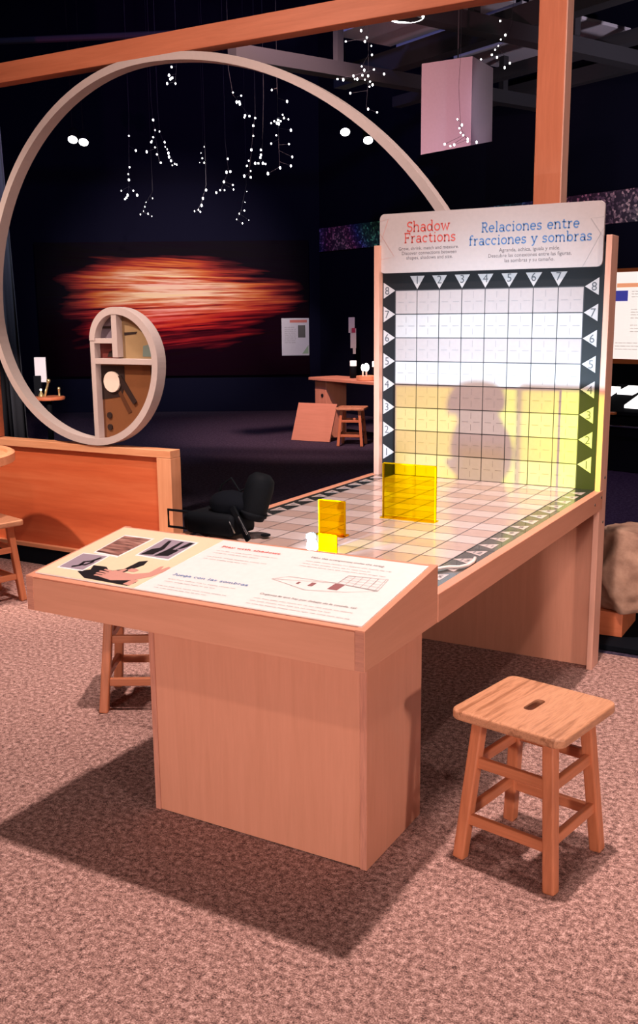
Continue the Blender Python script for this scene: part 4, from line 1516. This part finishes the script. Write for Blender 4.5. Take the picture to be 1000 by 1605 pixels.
# fairy-light twigs
FG = 'hanging strands of tiny white lights'
strands = [
    ('short strand of white lights just under the top of the ring', 95, (277, 96), [(275, 128)], [(269, 105), (265, 118), (270, 122), (262, 131), (275, 131), (267, 124)]),
    ('leftmost strand of white lights, straight with a cluster at its foot', 110, (202, 180), [(202, 308)], [(202, 213), (213, 236), (203, 262), (201, 273), (202, 282), (200, 306), (198, 310), (190, 299), (209, 299), (215, 306), (196, 312)]),
    ('strand of white lights just left of the long curved one', 112, (237, 160), [(240, 190), (250, 256)], [(240, 188), (243, 204), (240, 215), (238, 221), (243, 231), (246, 242), (252, 255), (237, 223), (230, 238)]),
    ('long curved strand of closely set white lights sweeping down right', 100, (247, 168), [(250, 206), (262, 236), (275, 258)], [(250, 206), (258, 223), (259, 230), (262, 234), (264, 240), (265, 246), (268, 252), (270, 259), (274, 257), (277, 258)]),
    ('small dim strand of lights low beside the leftmost strand', 130, (239, 300), [(228, 320), (222, 336)], [(239, 311), (229, 317), (227, 324), (225, 331), (220, 336), (238, 339), (232, 335)]),
    ('faint tiny strand of lights in the middle of the ring', 140, (318, 222), [(317, 256)], [(320, 230), (315, 240), (317, 248), (313, 255), (320, 255)]),
    ('strand of white lights curving right from under the beam, upper middle', 96, (358, 108), [(365, 148), (378, 165), (391, 182)], [(365, 145), (378, 150), (376, 163), (384, 181), (391, 182), (383, 184), (371, 160), (375, 160)]),
    ('zigzag strand of white lights down the middle right of the ring', 104, (400, 178), [(397, 200), (394, 236), (390, 276)], [(400, 185), (397, 197), (397, 213), (394, 235), (390, 252), (387, 260), (393, 268), (393, 278), (383, 276)]),
    ('strand of white lights on a straight rod beside the bright cluster', 100, (413, 148), [(411, 250)], [(409, 235), (408, 247), (400, 256), (405, 256), (416, 257), (412, 256), (409, 243)]),
    ('dense bright cluster of white lights at the right inside the ring', 98, (434, 130), [(436, 192), (438, 262)], [(426, 141), (450, 159), (443, 180), (452, 187), (430, 190), (425, 193), (433, 212), (456, 204), (425, 225), (453, 226), (458, 246), (456, 260), (439, 263), (420, 272), (445, 185), (436, 188), (434, 193), (437, 194), (440, 190)]),
    ('bent strand of white lights low in the middle of the ring', 108, (353, 222), [(358, 268), (345, 300)], [(357, 249), (361, 269), (355, 270), (351, 285), (352, 298), (345, 298), (339, 302), (365, 290), (366, 297)]),
    ('lowest strand of white lights left of the ring centre', 116, (323, 290), [(316, 318), (308, 332)], [(323, 298), (318, 311), (316, 322), (314, 332), (305, 331), (311, 329)]),
    ('faint low strand of tiny lights below the zigzag one', 126, (386, 290), [(378, 330), (371, 344)], [(384, 317), (383, 330), (375, 335), (371, 344), (390, 345), (380, 350), (387, 300)]),
    ('tall branching strand of white lights outside the ring, under the beam', 90, (578, 20), [(577, 125), (574, 170)], [(562, 33), (545, 42), (542, 65), (566, 48), (575, 59), (580, 33), (593, 32), (572, 65), (582, 72), (583, 86), (586, 109), (602, 116), (567, 104), (571, 110), (556, 124), (554, 119), (577, 119), (580, 128), (584, 133), (579, 136), (549, 146), (568, 118), (572, 125), (560, 124), (529, 124), (538, 125), (577, 171), (591, 176)]),
    ('curved strand of white lights above the hanging box, nearest the tall post', 84, (806, -5), [(801, 40), (788, 68), (772, 90)], [(784, 33), (792, 55), (785, 62), (781, 72), (776, 78), (771, 86), (779, 90), (754, 93), (799, 99), (791, 106)]),
    ('strand of white lights hanging in front of the pale box', 66, (722, 88), [(719, 135), (722, 200), (733, 222)], [(717, 187), (724, 196), (720, 201), (722, 208), (726, 212), (733, 218), (733, 222), (747, 223), (697, 226), (706, 229), (712, 227)]),
]
bulb_me = {}
for lab, dep, top, path, bulbs in strands:
    c = at(*top, dep)
    o = empty('fairy_light_strand', c, 0, lab, 'string light', FG)
    rn = random.Random(len(lab) * 7 + int(dep))
    mb = MB()
    p3 = [Vector((0, 0, 0))] + [at(x, y, dep) - c for x, y in path]
    mb.tube([Vector((0, 0, 62 - c.z))] + p3, .012, 5)
    bp3 = []
    for (x, y) in bulbs:
        q = at(x, y, dep + rn.uniform(-1.2, 1.2)) - c
        # nearest stem point above it
        best = min(((p3[i].lerp(p3[i + 1], tt / 8)) for i in range(len(p3) - 1) for tt in range(9)), key=lambda w: (w - q).length + (0 if w.z > q.z else .8))
        if (best - q).length > .15:
            mb.tube([best, q], .012, 4)
        bp3.append(q)
    mb.build('wire', M['wire'], o)
    dim = any(w in lab for w in ('faint', 'dim'))
    for q in bp3:
        r = (dep / FPX) * rn.uniform(.8, 1.8) * (.6 if dim else 1.0)
        MB().ball((0, 0, 0), r, (1, 1, rn.uniform(1, 1.5)), 1).build('bulb', M['bulb'], o, True).location = q * U
